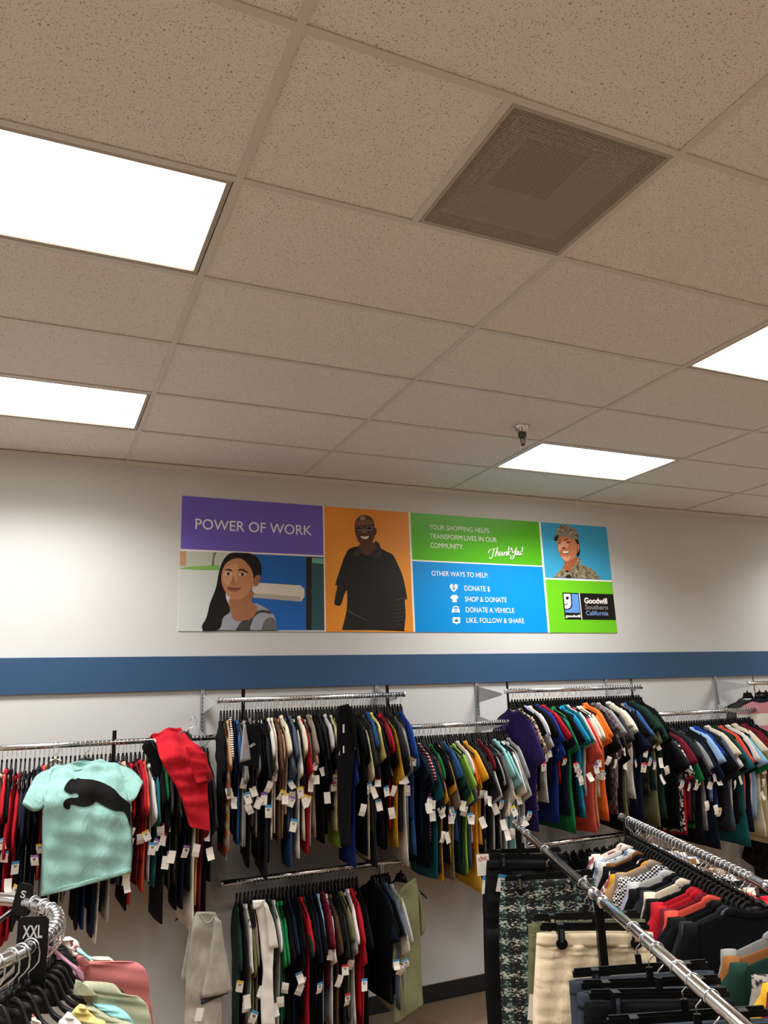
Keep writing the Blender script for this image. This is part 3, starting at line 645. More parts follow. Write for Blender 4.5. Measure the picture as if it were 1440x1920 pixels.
def rail(x0, x1, z, label, brackets, mat='white', y=RY):
    t = thing('hang_rail', label, 'clothes rail', (0, 0, 0), 0, 'chrome wall rails')
    b = MB(); n = 14
    b.tube([(x0, y, z), (x1, y, z)], RR, n); b.build('rail_tube', M['chrome'], t, True)
    for x, s in ((x0, -1), (x1, 1)):
        MB().tube([(x, y, z), (x+s*.006, y, z)], RR+.003, 14).build('end_cap', M['chrome'], t)
    for x in brackets:
        b = MB(); q = [(WY-.015, z+.045), (WY-.015, z-.075), (y+.03, z-.03), (y, z-.024), (y, z-.015), (y+.03, z-.008)]
        b.rings([[(x+dx, yy, zz) for yy, zz in q] for dx in (-.0015, .0015)]); b.build('bracket', M['zinc'] if mat == 'zinc' else M['bracket'], t)
    return t
ZH, ZL, ZB = CZ+.028, CZ-.184, CZ-.995
rail(-.75, 1.03, ZL, 'chrome wall rail behind the mint shirt at the far left', (-.2, 1.0), 'zinc')
rail(1.05, 2.29, ZH, 'raised chrome rail left of centre, under the blue band', (1.025, 2.24))
rail(2.26, 3.09, ZL, 'lower chrome rail between the two raised rails', (2.26, 3.045))
rail(3.095, 4.33, ZH, 'raised chrome rail right of centre, under the blue band', (3.065, 4.28))
rail(4.31, 5.52, ZL, 'lower chrome rail at the right', (4.3, 5.47))
rail(5.49, 6.7, ZH, 'raised chrome rail cut off by the right edge', (5.485, 6.6))
rail(1.085, 2.75, ZB, 'bottom chrome rail in front of the bare wall', (1.09, 2.24, 2.7))
rail(3.05, 4.33, ZB-.015, 'bottom rail mostly hidden behind the freestanding racks', (3.06, 4.28))
rail(5.2, 6.5, ZB, 'bottom rail at the right behind the freestanding racks', (5.48, 6.4))
def divider(x, z, label, h=.065, y=RY, text=None, rz=0.0):
    t = thing('size_divider', label, 'size divider', (x, y, z), rz, 'black size dividers on the rails')
    b = MB(); R = []
    o = [(-.011, -.12), (.011, -.12), (.011, h), (-.011, h)]
    b.rings([[(a, dy, c) for a, c in o] for dy in (-.0015, .0015)]); b.build('plate', M['black'], t)
    if text:
        fit_text(text, pr('d8d8d8'), t, (-.008, -.0026, h-.045), (.008, -.0026, h-.045), (-.008, -.0026, h-.02), .02)
    return t
divider(.46, ZL, 'black size divider on the rail above the mint shirt'); divider(1.20, ZH, 'black size divider at the left of the first raised rail'); divider(2.17, ZH, 'black size divider at the right end of the first raised rail')
divider(3.11, ZH, 'black size divider at the left end of the second raised rail', rz=.3); divider(4.24, ZH, 'black size divider marked L on the second raised rail', text='L', rz=.2); divider(5.55, ZH, 'black size divider on the rail cut off by the right edge', rz=.5)

def fill(seq, x0, x1, z, where, group, yaw=0, tagp=.3, lens=(.8, 1.17), skip=(), torso=None, y=RY, pile=False):
    n = len(seq); lab = ordinal_labels(seq, where)
    for i, c in enumerate(seq):
        x = x0 + (x1-x0)*(i+.5)/n + RNG.uniform(-.002, .002)
        d, many = lab[i]
        txt = d + ' short-sleeved shirt' + (' from the left' if many else '') + ' on ' + where
        ht = 'hanger of the ' + d + ' shirt' + (' from the left' if many else '') + ' on ' + where
        if pile: ht = None
        hang((x, y, z), -PI/2 + yaw + RNG.uniform(-.05, .05), c, txt, ht, 'shirts hanging on ' + where, 'hangers on ' + where,
             sc=(RNG.uniform(.93, 1.06), 1, RNG.uniform(*lens)), tagp=tagp, near=1, tagface=PI/2, torso=torso)
S1 = 'pale_yellow peach red black red red charcoal navy black navy coral grey charcoal light_grey black white grey black black navy royal_blue black navy white black light_grey navy slate peach black red maroon red coral light_grey teal black black green dark_grey camouflage black navy black white gold maroon black charcoal dark_grey'.split()
S2 = 'black rust_striped tan striped navy blue light_grey grey black mauve grey black black charcoal black white cream brown tan cream slate blue slate white navy cream red white taupe tan black black charcoal black light_grey navy khaki lime navy maroon grey royal_blue charcoal black black black khaki dark_grey charcoal blue pale_yellow black black red maroon black yellow charcoal black white grey royal_blue blue'.split()
S3 = 'navy black navy red_striped teal navy navy gold green black black yellow taupe blue dark_green dark_green lime lime slate white orange yellow yellow black charcoal grey charcoal light_grey maroon black black grey black light_grey white aqua aqua black white grey light_grey grey'.split()
S4 = 'purple leopard black lavender light_grey white black royal_blue royal_blue red charcoal navy green green black turquoise turquoise teal light_grey coral red tan white cream orange orange black charcoal plaid plaid grey black olive dark_grey cream white navy black navy taupe blue black camouflage dark_green olive black dark_green black black'.split()
S5 = 'black charcoal patterned red maroon black charcoal green black dark_grey grey navy black sky_blue navy royal_blue royal_blue black charcoal slate cream white black dark_green teal coral black navy white sky_blue green cream cream khaki maroon maroon black black white cream black'.split()
S6 = 'dark_green black white olive taupe black maroon black dark_green white green green black navy black black red dark_green black navy black sky_blue maroon white brown black charcoal olive grey white red red black'.split()
S6b = 'black navy black slate white light_grey'.split()
S7 = ('black charcoal black navy black black charcoal black bird black '*3).split()[:15]
S8 = 'bird black bird charcoal bird'.split()
fill(S1, -.14, 1.0, ZL, 'the leftmost wall rail', 'a', tagp=.5)
fill(S2, 1.055, 2.27, ZH, 'the left raised rail', 'b', tagp=.5, yaw=-.13)
fill(S3, 2.30, 3.07, ZL, 'the middle lower rail', 'c', tagp=.6, yaw=-.06)
fill(S4, 3.13, 4.31, ZH, 'the right raised rail', 'd', tagp=.5)
fill(S5, 4.37, 5.46, ZL, 'the rightmost lower rail', 'e', tagp=.55)
fill(S6, 1.16, 1.93, ZB, 'the bottom rail', 'f', tagp=.4, yaw=-.12, pile=True)
fill(S6b, 2.02, 2.14, ZB, 'the bottom rail\'s bare end', 'g', tagp=.5, pile=True)
fill(S7, 3.2, 4.2, ZB-.015, 'the hidden bottom rail', 'h', tagp=0, pile=True)
fill(S8, 5.45, 6.0, ZB, 'the far right bottom rail', 'i', tagp=0, pile=True)

b = MB()
for loc, rz in PILE:
    M4 = Matrix.Translation(loc) @ Matrix.Rotation(rz, 4, 'Z')
    for me, mi in ((hang_me['black'], 0), (hook_me[0], 1)): b.add([M4 @ v.co for v in me.vertices], [tuple(p.vertices) for p in me.polygons], mi)
o = b.build('clothes_hangers', [M['black'], M['chrome']]); tag(o, 'black hangers crowded on the bottom wall rails', 'hangers'); o['kind'] = 'stuff'

# ------------------------------------------------------------------ draped and turned garments
def project(p):
    d = Vector(p) - Vector((0, 0, CZ)); return 720 + F_PX*d.dot(_r)/d.dot(_f), 960 - F_PX*d.dot(_u)/d.dot(_f)
def cat3(P, n):
    out = []; K = len(P)
    for i in range(K-1):
        a, b, c, d = P[max(i-1, 0)], P[i], P[i+1], P[min(i+2, K-1)]
        for k in range(n):
            t = k/n; out.append(.5*(2*b + (c-a)*t + (2*a-5*b+4*c-d)*t*t + (3*b-a-3*c+d)*t**3))
    out.append(P[-1].copy()); return out
def loft(rows, t=.015, ncol=16, sub=4, wr=.006, seed=1, fq=1.0, back=.6):
    """cloth with two faces and thickness, spanned between left and right edge points"""
    r = random.Random(seed); ph = [r.uniform(0, 6.3) for _ in range(8)]
    Ls = cat3([Vector(a) for a, _ in rows], sub); Rs = cat3([Vector(b) for _, b in rows], sub); K = len(Ls); R = []
    for k in range(K):
        a, b = Ls[k], Rs[k]; k0, k1 = max(k-1, 0), min(k+1, K-1)
        down = ((Ls[k1]+Rs[k1]) - (Ls[k0]+Rs[k0])).normalized(); nr = down.cross((b-a)).normalized(); ring = []
        def W(s):
            x = (b-a).length*s; f = k/K
            return wr*(math.sin(38*fq*x + ph[0] + 5*f) + .8*math.sin(17*fq*x + ph[1] - 9*f) + .6*math.sin(26*f*fq + 12*x + ph[2]) + .5*math.sin(44*f*fq - 20*x + ph[3]))*.5
        for i in range(ncol+1):
            s = i/ncol; pf = max(0, 1-abs(2*s-1)**3)**.5; ring.append(a.lerp(b, s) + nr*(t*pf + W(s)*min(1, pf*1.5)))
        for i in range(ncol-1, 0, -1):
            s = i/ncol; pf = max(0, 1-abs(2*s-1)**3)**.5; ring.append(a.lerp(b, s) - nr*(t*pf*back - W(s)*min(1, pf*1.5)*.8))
        R.append(ring)
    return MB().rings(R)
def pxrows(rows, z, Y):
    f = (lambda u, v: Y) if not callable(Y) else (Y if Y.__code__.co_argcount == 2 else (lambda u, v: Y(v)))
    out = []
    for a, b in rows:
        ua, va = z(*a); ub, vb = z(*b); out.append((atY(ua, va, f(ua, va)), atY(ub, vb, f(ub, vb))))
    return out
def decal(name, pts, z, target, mat, parent, off=.006, Y=4.3, dense=.012):
    """a print laid on a cloth surface: outline filled, subdivided and dropped onto the cloth"""
    bm = bmesh.new(); P = [atY(*z(*q), Y) for q in pts]
    bm.faces.new([bm.verts.new(p) for p in P]); bm.normal_update(); bmesh.ops.triangulate(bm, faces=bm.faces[:])
    for _ in range(5):
        es = [e for e in bm.edges if e.calc_length() > dense]
        if not es: break
        bmesh.ops.subdivide_edges(bm, edges=es, cuts=1); bmesh.ops.triangulate(bm, faces=bm.faces[:])
    tm_ = target.data; bv = BVHTree.FromPolygons([v.co for v in tm_.vertices], [p.vertices for p in tm_.polygons])
    eye = Vector((0, 0, CZ))
    for v in bm.verts:
        d = (v.co-eye).normalized(); h = bv.ray_cast(eye + d*1.5, d)
        v.co = (h[0] - d*off) if h[0] is not None else v.co + Vector((0, .22, 0))
    me = bpy.data.meshes.new(name); bm.to_mesh(me); bm.free(); me.materials.append(mat); me.polygons.foreach_set('use_smooth', [True]*len(me.polygons))
    return link(name, me, parent)
ident = lambda x, y: (x, y)
def hanger_at(loc, rot, color, label, group=None, w=.195):
    h = link('clothes_hanger', fine_hanger(color, w), None, loc); h.rotation_euler = rot; tag(h, label, 'hanger', group); link('hook', hook_hi[0], h); return h

# mint shirt hung face-on in front of the leftmost rail
Ym = lambda v: 4.64 - .20*min(1, max(0, (v-1428)/70))
rows = pxrows([((104, 1437), (184, 1430)), ((92, 1443), (212, 1431)), ((82, 1460), (240, 1446)), ((80, 1500), (245, 1480)), ((79, 1560), (246, 1540)), ((78, 1620), (249, 1592)), ((77, 1680), (246, 1634))], ident, Ym)
mint = loft(rows, .02, 36, 8, .015, 3, 1.3).build('t_shirt', fab('mint'), smooth=True)
tag(mint, 'mint green t-shirt with a black leaping cat print, hung facing out', 'shirt')
loft(pxrows([((100, 1439), (82, 1512)), ((70, 1452), (78, 1516)), ((53, 1480), (72, 1521)), ((41, 1507), (63, 1522))], ident, lambda v: Ym(v)-.012), .016, 12, 4, .004, 4).build('sleeve', fab('mint'), mint, True)
loft(pxrows([((212, 1431), (243, 1506)), ((240, 1438), (249, 1502)), ((256, 1450), (254, 1497)), ((269, 1466), (256, 1494))], ident, lambda v: Ym(v)-.012), .016, 12, 4, .004, 5).build('sleeve', fab('mint'), mint, True)
loft(pxrows([((77, 1672), (246.5, 1627)), ((77, 1681), (247, 1635))], ident, lambda v: Ym(v)-.004), .021, 26, 3, .003, 6).build('hem', fab('mint'), mint, True)
nk = [Vector(atY(u, v, Ym(v)-.014)) for u, v in ((104, 1435), (118, 1441), (133, 1445), (150, 1443), (168, 1438), (184, 1429))]
MB().tube(cat3(nk, 3), .007, 6).build('collar', fab('mint'), mint, True)
z2 = Zm(0, 1360, 6)
cat_ol = [(722, 712), (740, 668), (775, 622), (812, 599), (848, 606), (876, 591), (912, 602), (1000, 605), (1100, 624), (1200, 664), (1290, 720), (1350, 790), (1410, 838), (1464, 890), (1470, 1000), (1468, 1160), (1440, 1060), (1390, 968), (1300, 962), (1200, 922), (1130, 882), (1080, 856), (1040, 892), (960, 913), (880, 906), (800, 886), (788, 930), (760, 944), (722, 922), (710, 880), (738, 836), (800, 814), (870, 812), (886, 786), (870, 764), (836, 759), (800, 770), (758, 750), (728, 732)]
decal('cat_print', catmull(cat_ol, 2), z2, mint, plain('black_print', '0c0b0b', .85, 0, .15), mint)['label'] = 'black leaping cat silhouette'
z1 = Zm(0, 1220, 3)
hanger_at((atY(105, 1397, RY).x, RY-.03, ZL), (.16, 0, 0), 'beige', 'beige plastic hanger behind the left shoulder of the mint shirt')
hanger_at((atY(161, 1394, RY).x, RY-.03, ZL), (.16, 0, 0), 'grey', 'dark grey hanger behind the right shoulder of the mint shirt')

# red garment thrown over the same rail
z3 = Zm(220, 1340, 6.545)
Yr = lambda v: 4.70 - .27*min(1, max(0, (v-1366)/55))
red = loft(pxrows([((400, 275), (780, 168)), ((440, 300), (840, 240)), ((480, 380), (930, 340)), ((520, 520), (1050, 440)), ((600, 690), (1110, 560)), ((700, 850), (1110, 760)), ((770, 1010), (1110, 950)), ((825, 1180), (1125, 1140)), ((885, 1372), (1140, 1425))], z3, Yr), .022, 30, 7, .022, 9, 1.2).build('athletic_shirt', fab('red'), smooth=True)
tag(red, 'bright red shirt thrown sideways over the leftmost wall rail', 'shirt')
loft(pxrows([((840, 380), (1090, 470)), ((870, 540), (1110, 590)), ((930, 720), (1160, 700)), ((960, 850), (1172, 780))], z3, lambda v: 4.40), .03, 16, 5, .012, 12).build('sleeve', fab('red'), red, True)
loft(pxrows([((1080, 720), (1150, 690)), ((1085, 850), (1170, 790))], z3, lambda v: 4.38), .012, 8, 3, .002, 13).build('cuff', fab('maroon'), red, True)
loft(pxrows([((400, 262), (600, 205)), ((420, 290), (700, 250))], z3, lambda v: 4.66), .02, 10, 3, .004, 14).build('shoulder', fab('red'), red, True)
jer = loft(pxrows([((385, 310), (500, 330)), ((300, 400), (540, 560)), ((390, 560), (540, 700)), ((420, 700), (510, 830))], z3, lambda v: 4.60), .012, 12, 4, .004, 15).build('jersey', fab('black'), smooth=True)
tag(jer, 'black jersey with green and white trim beneath the red shirt', 'shirt')
for c, q in (('dark_green', [((395, 300), (425, 305)), ((440, 400), (500, 460))]), ('white', [((425, 295), (470, 300)), ((470, 350), (505, 400))])):
    loft(pxrows(q, z3, lambda v: 4.57), .004, 6, 3, .001, 16).build('trim_stripe', fab(c), jer, True)
p_ = atY(*z3(870, 240), 4.66)
hanger_at((p_.x+.03, p_.y, p_.z+.075), (.2, .45, .1), 'grey', 'dark grey hanger poking out of the red thrown shirt')

# heather tee turned out at the left end of the bottom rail
z5 = Zm(0, 1560, 3)
gt = loft(pxrows([((1105, 450), (1212, 452)), ((1075, 520), (1240, 520)), ((1058, 640), (1250, 640)), ((1045, 800), (1252, 780)), ((1042, 960), (1250, 940)), ((1035, 1080), (1252, 1080)), ((1030, 1210), (1256, 1210))], z5, RY-.30), .022, 26, 5, .014, 21, .7).build('t_shirt', fab('heather'), smooth=True)
tag(gt, 'pale heather grey tee turned face-out at the bottom rail\'s left end', 'shirt')
loft(pxrows([((1205, 470), (1243, 500)), ((1188, 620), (1258, 600)), ((1165, 760), (1285, 740)), ((1128, 935), (1308, 890))], z5, RY-.335), .018, 14, 5, .004, 22).build('sleeve', fab('heather'), gt, True)
loft(pxrows([((1068, 530), (1090, 540)), ((1045, 660), (1080, 680)), ((1015, 820), (1050, 850))], z5, RY-.26), .014, 10, 4, .004, 23).build('sleeve', fab('heather'), gt, True)
MB().tube(cat3([atY(*z5(*q), RY-.335) for q in ((1118, 452), (1145, 498), (1166, 512), (1190, 496), (1212, 455))], 3), .004, 6).build('collar', fab('heather'), gt, True)
loft(pxrows([((1128, 925), (1300, 905)), ((1130, 970), (1262, 915))], z5, RY-.325), .006, 8, 3, .0, 25).build('cuff', fab('dark_grey'), gt, True)
hanger_at((atY(*z5(1165, 455), RY-.28).x, RY-.02, ZB), (0, 0, -1.1), 'black', 'black hanger holding the pale heather grey tee')
add_tag(gt, *atY(376, 1890, RY-.36), 0, .2, 'white', 1)
# white shirt sticking out of the bottom rail
z6 = Zm(320, 1600, 2.88)
wt = loft(pxrows([((442, 258), (505, 252)), ((458, 300), (530, 290)), ((478, 420), (552, 400)), ((488, 540), (556, 520)), ((498, 640), (552, 650)), ((486, 780), (556, 770)), ((490, 930), (566, 930))], z6, RY-.32), .018, 14, 5, .007, 31).build('shirt', fab('white'), smooth=True)
tag(wt, 'white shirt pulled forward out of the bottom rail row', 'shirt')
loft(pxrows([((500, 270), (528, 290)), ((520, 380), (560, 380)), ((530, 515), (582, 505))], z6, RY-.345), .012, 10, 4, .003, 32).build('sleeve', fab('white'), wt, True)
loft(pxrows([((440, 254), (512, 250)), ((445, 300), (480, 292))], z6, RY-.345), .01, 8, 3, .0, 33).build('collar', fab('white'), wt, True)
# olive tee at the bare end of the bottom rail
z7 = Zm(640, 1600, 5.5385)
ol = loft(pxrows([((640, 330), (770, 250)), ((590, 400), (800, 370)), ((565, 520), (805, 500)), ((560, 700), (812, 680)), ((550, 950), (820, 920)), ((545, 1200), (830, 1170)), ((540, 1450), (840, 1400)), ((538, 1790), (852, 1560))], z7, RY-.16), .022, 20, 5, .009, 41, .6).build('t_shirt', fab('olive_green'), smooth=True)
tag(ol, 'long olive green tee hanging alone at the bare wall', 'shirt')
loft(pxrows([((585, 420), (620, 470)), ((550, 640), (610, 640)), ((535, 880), (635, 860)), ((520, 1200), (658, 1160))], z7, RY-.2), .014, 12, 5, .004, 42).build('sleeve', fab('olive_green'), ol, True)
loft(pxrows([((785, 390), (815, 400)), ((805, 560), (850, 560)), ((825, 860), (870, 785))], z7, RY-.14), .012, 10, 4, .003, 43).build('sleeve', fab('olive_green'), ol, True)
hanger_at((atY(*z7(690, 250), RY-.1).x, RY, ZB), (0, 0, -1.1), 'black', 'black hanger holding the long olive green tee')
# black jersey standing proud of the left raised rail
zR = Zm(380, 1260, 3.6)
bj = loft(pxrows([((912, 232), (985, 214)), ((905, 330), (1012, 300)), ((905, 480), (1030, 460)), ((908, 700), (1012, 690)), ((912, 960), (1000, 950)), ((930, 1180), (1000, 1170))], zR, RY-.31), .014, 14, 5, .005, 51).build('jersey', fab('black'), smooth=True)
tag(bj, 'black jersey with white lettering pulled forward on the left raised rail', 'shirt')
loft(pxrows([((985, 225), (1000, 240)), ((1000, 330), (1030, 330)), ((1015, 480), (1048, 530))], zR, RY-.33), .01, 8, 4, .003, 52).build('sleeve', fab('black'), bj, True)
for q in ([(945, 355), (957, 352), (957, 410), (945, 412)], [(946, 500), (956, 498), (956, 545), (947, 548)]): decal('white_lettering', q, zR, bj, pr('d9d9d6'), bj, Y=4.2)
# black sleeve with white lettering
bs = loft(pxrows([((300, 350), (385, 350)), ((300, 440), (388, 440)), ((270, 560), (385, 560)), ((250, 625), (375, 650))], zR, RY-.33), .014, 14, 4, .004, 61).build('t_shirt', fab('black'), smooth=True)
tag(bs, 'black tee with small white lettering on its sleeve, left raised rail', 'shirt')
loft(pxrows([((275, 355), (290, 355)), ((262, 480), (310, 480)), ((250, 612), (325, 590))], zR, RY-.345), .01, 10, 4, .003, 62).build('sleeve', fab('grey'), bs, True)
a_, b2_ = atY(*zR(320, 512), RY-.36), atY(*zR(358, 488), RY-.36); fit_text('CIRCL', pr('d9d9d6'), bs, a_, b2_, atY(*zR(316, 496), RY-.36), .02)

# tops turned out on the rail cut off by the right edge
PAT['pink_striped'] = lambda: pattern('cloth_pink_white', 'stripe', ('c98a92', 'e3dcd2'), 1.6, (.5, .53)); SPOKEN['pink_striped'] = 'pink and white'
tk = hang((5.58, RY-.02, ZH), -.45, 'pink_striped', 'pink and white top with navy neck trim, turned out at the right edge', 'black hanger of the pink and white top at the right edge', 'turned tops at right', 'hangers of turned tops', torso=4, slv=-1, tagp=0, hi=True)
for c in tk.children:
    if c.name.startswith('collar'): set_mat(c, fab('navy'))
hang((5.53, RY+.06, ZH), -.6, 'dark_grey', 'dark grey sleeveless top behind the pink and white top', 'black hanger of the dark grey top at the right edge', 'turned tops at right', 'hangers of turned tops', torso=3, slv=-1, tagp=0)
for i, c in enumerate(('green', 'black', 'charcoal', 'maroon', 'black')):
    hang((5.68+.05*i, RY, ZH), -PI/2, c, spoken(c) + (' shirt hanging behind the pink and white top' if i != 4 else ' shirt furthest right on the cut-off rail'), 'hanger of the ' + spoken(c) + (' shirt behind the pink and white top' if i != 4 else ' shirt furthest right on the cut-off rail'), 'shirts on the cut-off rail', 'hangers on the cut-off rail', tagp=0)

# ------------------------------------------------------------------ freestanding two-rail rack
UX, UY = .3997, .9166
def RK(s, c, z): return Vector((s*UX + c*UY, s*UY - c*UX, z))
C1, C2, ZR = .703, 1.288, CZ-.65
RZ = math.atan2(-UX, UY)
def s_of_u(u, c, z=ZR):
    lo, hi = 1.0, 4.6
    for _ in range(40):
        mid = (lo+hi)/2
        if project(RK(mid, c, z))[0] > u: lo = mid
        else: hi = mid
    return lo
rk = thing('clothing_rack', 'freestanding chrome clothing rack with two parallel rails and black posts', 'clothes rack', (0, 0, 0))
SJ = 2.74
for c, s1 in ((C1, 4.27), (C2, 4.36)):
    MB().tube([RK(s1, c, ZR), RK(.9, c, ZR)], RR, 20).build('rail_tube', M['chrome'], rk, True)
    MB().tube([RK(s1, c, ZR), RK(s1+.012, c, ZR)], RR+.004, 16).build('end_cap', M['chrome'], rk)
    for s in (SJ+.05, SJ-.06):
        MB().tube([RK(s+.014, c, ZR), RK(s+.006, c, ZR), RK(s-.006, c, ZR), RK(s-.014, c, ZR)], [RR+.001, RR+.005, RR+.005, RR+.001], 18).build('collar_joint', M['chrome'], rk, True)
    for s in (s1-.06, SJ, 1.0):
        p = RK(s, c, 0); M4 = Matrix.Translation(p) @ Matrix.Rotation(RZ, 4, 'Z')
        MB().box((-.010, -.010, .02), (.010, .010, ZR-.18), 0, M4).build('post', M['black'], rk)
        MB().box((-.0125, -.0125, ZR-.26), (.0125, .0125, ZR-.012), 0, M4).build('post_sleeve', M['black'], rk)
for s in (4.25, SJ, 1.0):
    M4 = Matrix.Translation(RK(s, 0, 0)) @ Matrix.Rotation(RZ, 4, 'Z'); MB().box((C1-.1, -.02, 0), (C2+.1, .02, .03), 0, M4).build('foot', M['black'], rk)
# clip hanger
def clip_bar():
    b = MB(); b.box((-.185, -.006, -.110), (.185, .006, -.095)); b.box((-.18, -.002, -.1), (.18, .002, -.088)); b.box((-.008, -.005, -.095), (.008, .005, -.064)); return b
bar_me = me_of(clip_bar(), 'clip_hanger', M['black'], False)
def clip_mesh():
    b = MB(); b.box((-.012, -.012, -.15), (.012, .012, -.086), 0); b.lathe([(.0, .003), (.02, .003), (.02, -.003), (.0, -.003)], 14)
    return b
def clip_me():
    b = MB(); b.box((-.010, -.012, -.135), (.010, .012, -.086), 0); b.box((-.0055, -.0145, -.137), (.0055, -.012, -.098), 1)
    R = [[(.019*math.cos(2*PI*i/14), y, -.142+.017*math.sin(2*PI*i/14)) for i in range(14)] for y in (-.0135, -.009)]; b.rings(R); return b
clipm = me_of(clip_me(), 'clip', [M['black'], M['chrome']], False)
def clip_hanger(s, c, label, rz=0, dz=0):
    h = link('clip_hanger', bar_me, None, RK(s, c, ZR)); h.rotation_euler = (0, .9*rz, RZ+1.6*rz); tag(h, label, 'hanger', 'black clip hangers on the front rail of the rack')
    link('hook', hook_hi[0], h)
    for x in (-.125, .125): link('clip', clipm, h, (x, -.022, 0))
    return h
def trousers(s, label, mat, w=.2, L=.98, rz=0, seed=1, name='trousers', wr=.006, tags=(), fq=1.2):
    p = RK(s, C1, ZR); t0 = -.118
    def row(z, a, b): return (Vector((a, 0, z)), Vector((b, 0, z)))
    up = loft([row(t0-.03, -w, w), row(t0-.10, -w*1.03, w*1.03), row(t0-.22, -w*1.08, w*1.08), row(t0-.32, -w*1.08, w*1.08)], (.022), 26, 9, wr, seed, fq).build(name, mat, smooth=True)
    up.location = p; up.rotation_euler = (0, .9*rz, RZ+1.6*rz); tag(up, label, 'trousers', 'trousers on the front rail of the rack')
    loft([row(t0, -w*.99, w*.99), row(t0-.035, -w*1.005, w*1.005)], .026, 18, 3, .001, seed).build('waistband', mat, up, True)
    for k in (-1, 1):
        a, b = (-w*1.08, -.003) if k < 0 else (.003, w*1.08)
        loft([row(t0-.29, a, b), row(t0-.5, a*.98, b*.98), row(t0-.75, a*.9, b*.9), row(t0-L, a*.82, b*.82)], .02, 10, 3, wr, seed+k+5).build('leg', mat, up, True)
    for x in ((-w*.8, -w*.3, w*.3, w*.8) if mat is denim else ()):
        MB().box((x-.005, -.031, t0-.042), (x+.005, -.026, t0+.002)).build('belt_loop', mat, up)
    for (x, z, k) in tags: add_tag(up, x, -.05, z, .1, .15, k, 1).scale = (1.3, 1, 1.3)
    return up
m_, nt_, b_ = base_mat('denim'); co_ = coords(nt_); n_ = N(nt_, 'ShaderNodeTexNoise', Scale=7, Detail=6); nt_.links.new(co_, n_.inputs['Vector'])
nt_.links.new(ramp(nt_, n_.outputs[0], [(.3, hexlin('1b2430')), (.7, hexlin('323e4c'))]), b_.inputs['Base Color']); b_.inputs['Roughness'].default_value = .9
n2_ = N(nt_, 'ShaderNodeTexNoise', Scale=300); nt_.links.new(co_, n2_.inputs['Vector']); bump(nt_, b_, n2_.outputs[0], .3, .002); denim = m_
m_, nt_, b_ = base_mat('tweed'); L_ = nt_.links.new; co_ = coords(nt_)
na = N(nt_, 'ShaderNodeTexNoise', Scale=70, Detail=2, Roughness=.7); L_(coords(nt_, scale=(1, 1, 2.2), rot=(0, .6, 0)), na.inputs['Vector'])
wa = N(nt_, 'ShaderNodeTexWave', Scale=5, bands_direction='Z', Distortion=1.0); L_(co_, wa.inputs['Vector']); wb = N(nt_, 'ShaderNodeTexWave', Scale=4, bands_direction='X', Distortion=1.0); L_(co_, wb.inputs['Vector'])
mu = N(nt_, 'ShaderNodeMath', operation='MULTIPLY_ADD'); mu.inputs[1].default_value = .13; L_(wa.outputs['Fac'], mu.inputs[0]); L_(na.outputs[0], mu.inputs[2])
rA = ramp(nt_, mu.outputs[0], [(.63, hexlin('0c0d10')), (.69, hexlin('a5a298')), (.78, hexlin('d6d2c6'))]); rB = ramp(nt_, mu.outputs[0], [(.5, hexlin('0c0d10')), (.58, hexlin('1d5a4c')), (.7, hexlin('b7b5a8'))])
mx_ = N(nt_, 'ShaderNodeMix', data_type='RGBA'); st_ = ramp(nt_, wb.outputs['Fac'], [(.6, (0, 0, 0, 1)), (.75, (1, 1, 1, 1))]); L_(st_, mx_.inputs[0]); L_(rA, mx_.inputs[6]); L_(rB, mx_.inputs[7]); L_(mx_.outputs[2], b_.inputs['Base Color'])
b_.inputs['Roughness'].default_value = .95; bump(nt_, b_, na.outputs[0], .6, .004); tweed = m_
items = [(978, 'black velvet trousers at the far end of the front rail', 'velvet'), (988, 'black trousers second from the far end of the front rail', 'velvet'), (1022, 'skirt', 0), (1094, 'olive green trousers between the tweed skirt and cream trousers', 'olive'),
         (1113, 'cream trousers clipped to the front rail beside the black post', 'cream'), (1188, 'dark jeans just nearer than the cream trousers', 'denim'), (1212, 'faded blue jeans, second pair nearer than the cream trousers', 'denim'), (1232, 'black trousers behind the nearest clip hangers', 'black'), (1272, 'dark jeans hanging below the nearest stretch of front rail', 'denim'), (1300, 'black trousers hanging below the nearest stretch of front rail', 'black'), (1335, 'charcoal trousers nearest the camera on the front rail', 'charcoal')]
FAB['velvet'] = fabric('cloth_black_velvet', '0c0c0e', .7); FAB['cream_denim'] = fabric('cloth_cream_denim', 'e2cfae', .85, .08, .6); FAB['pant_olive'] = fabric('cloth_pant_olive', '5f6346')
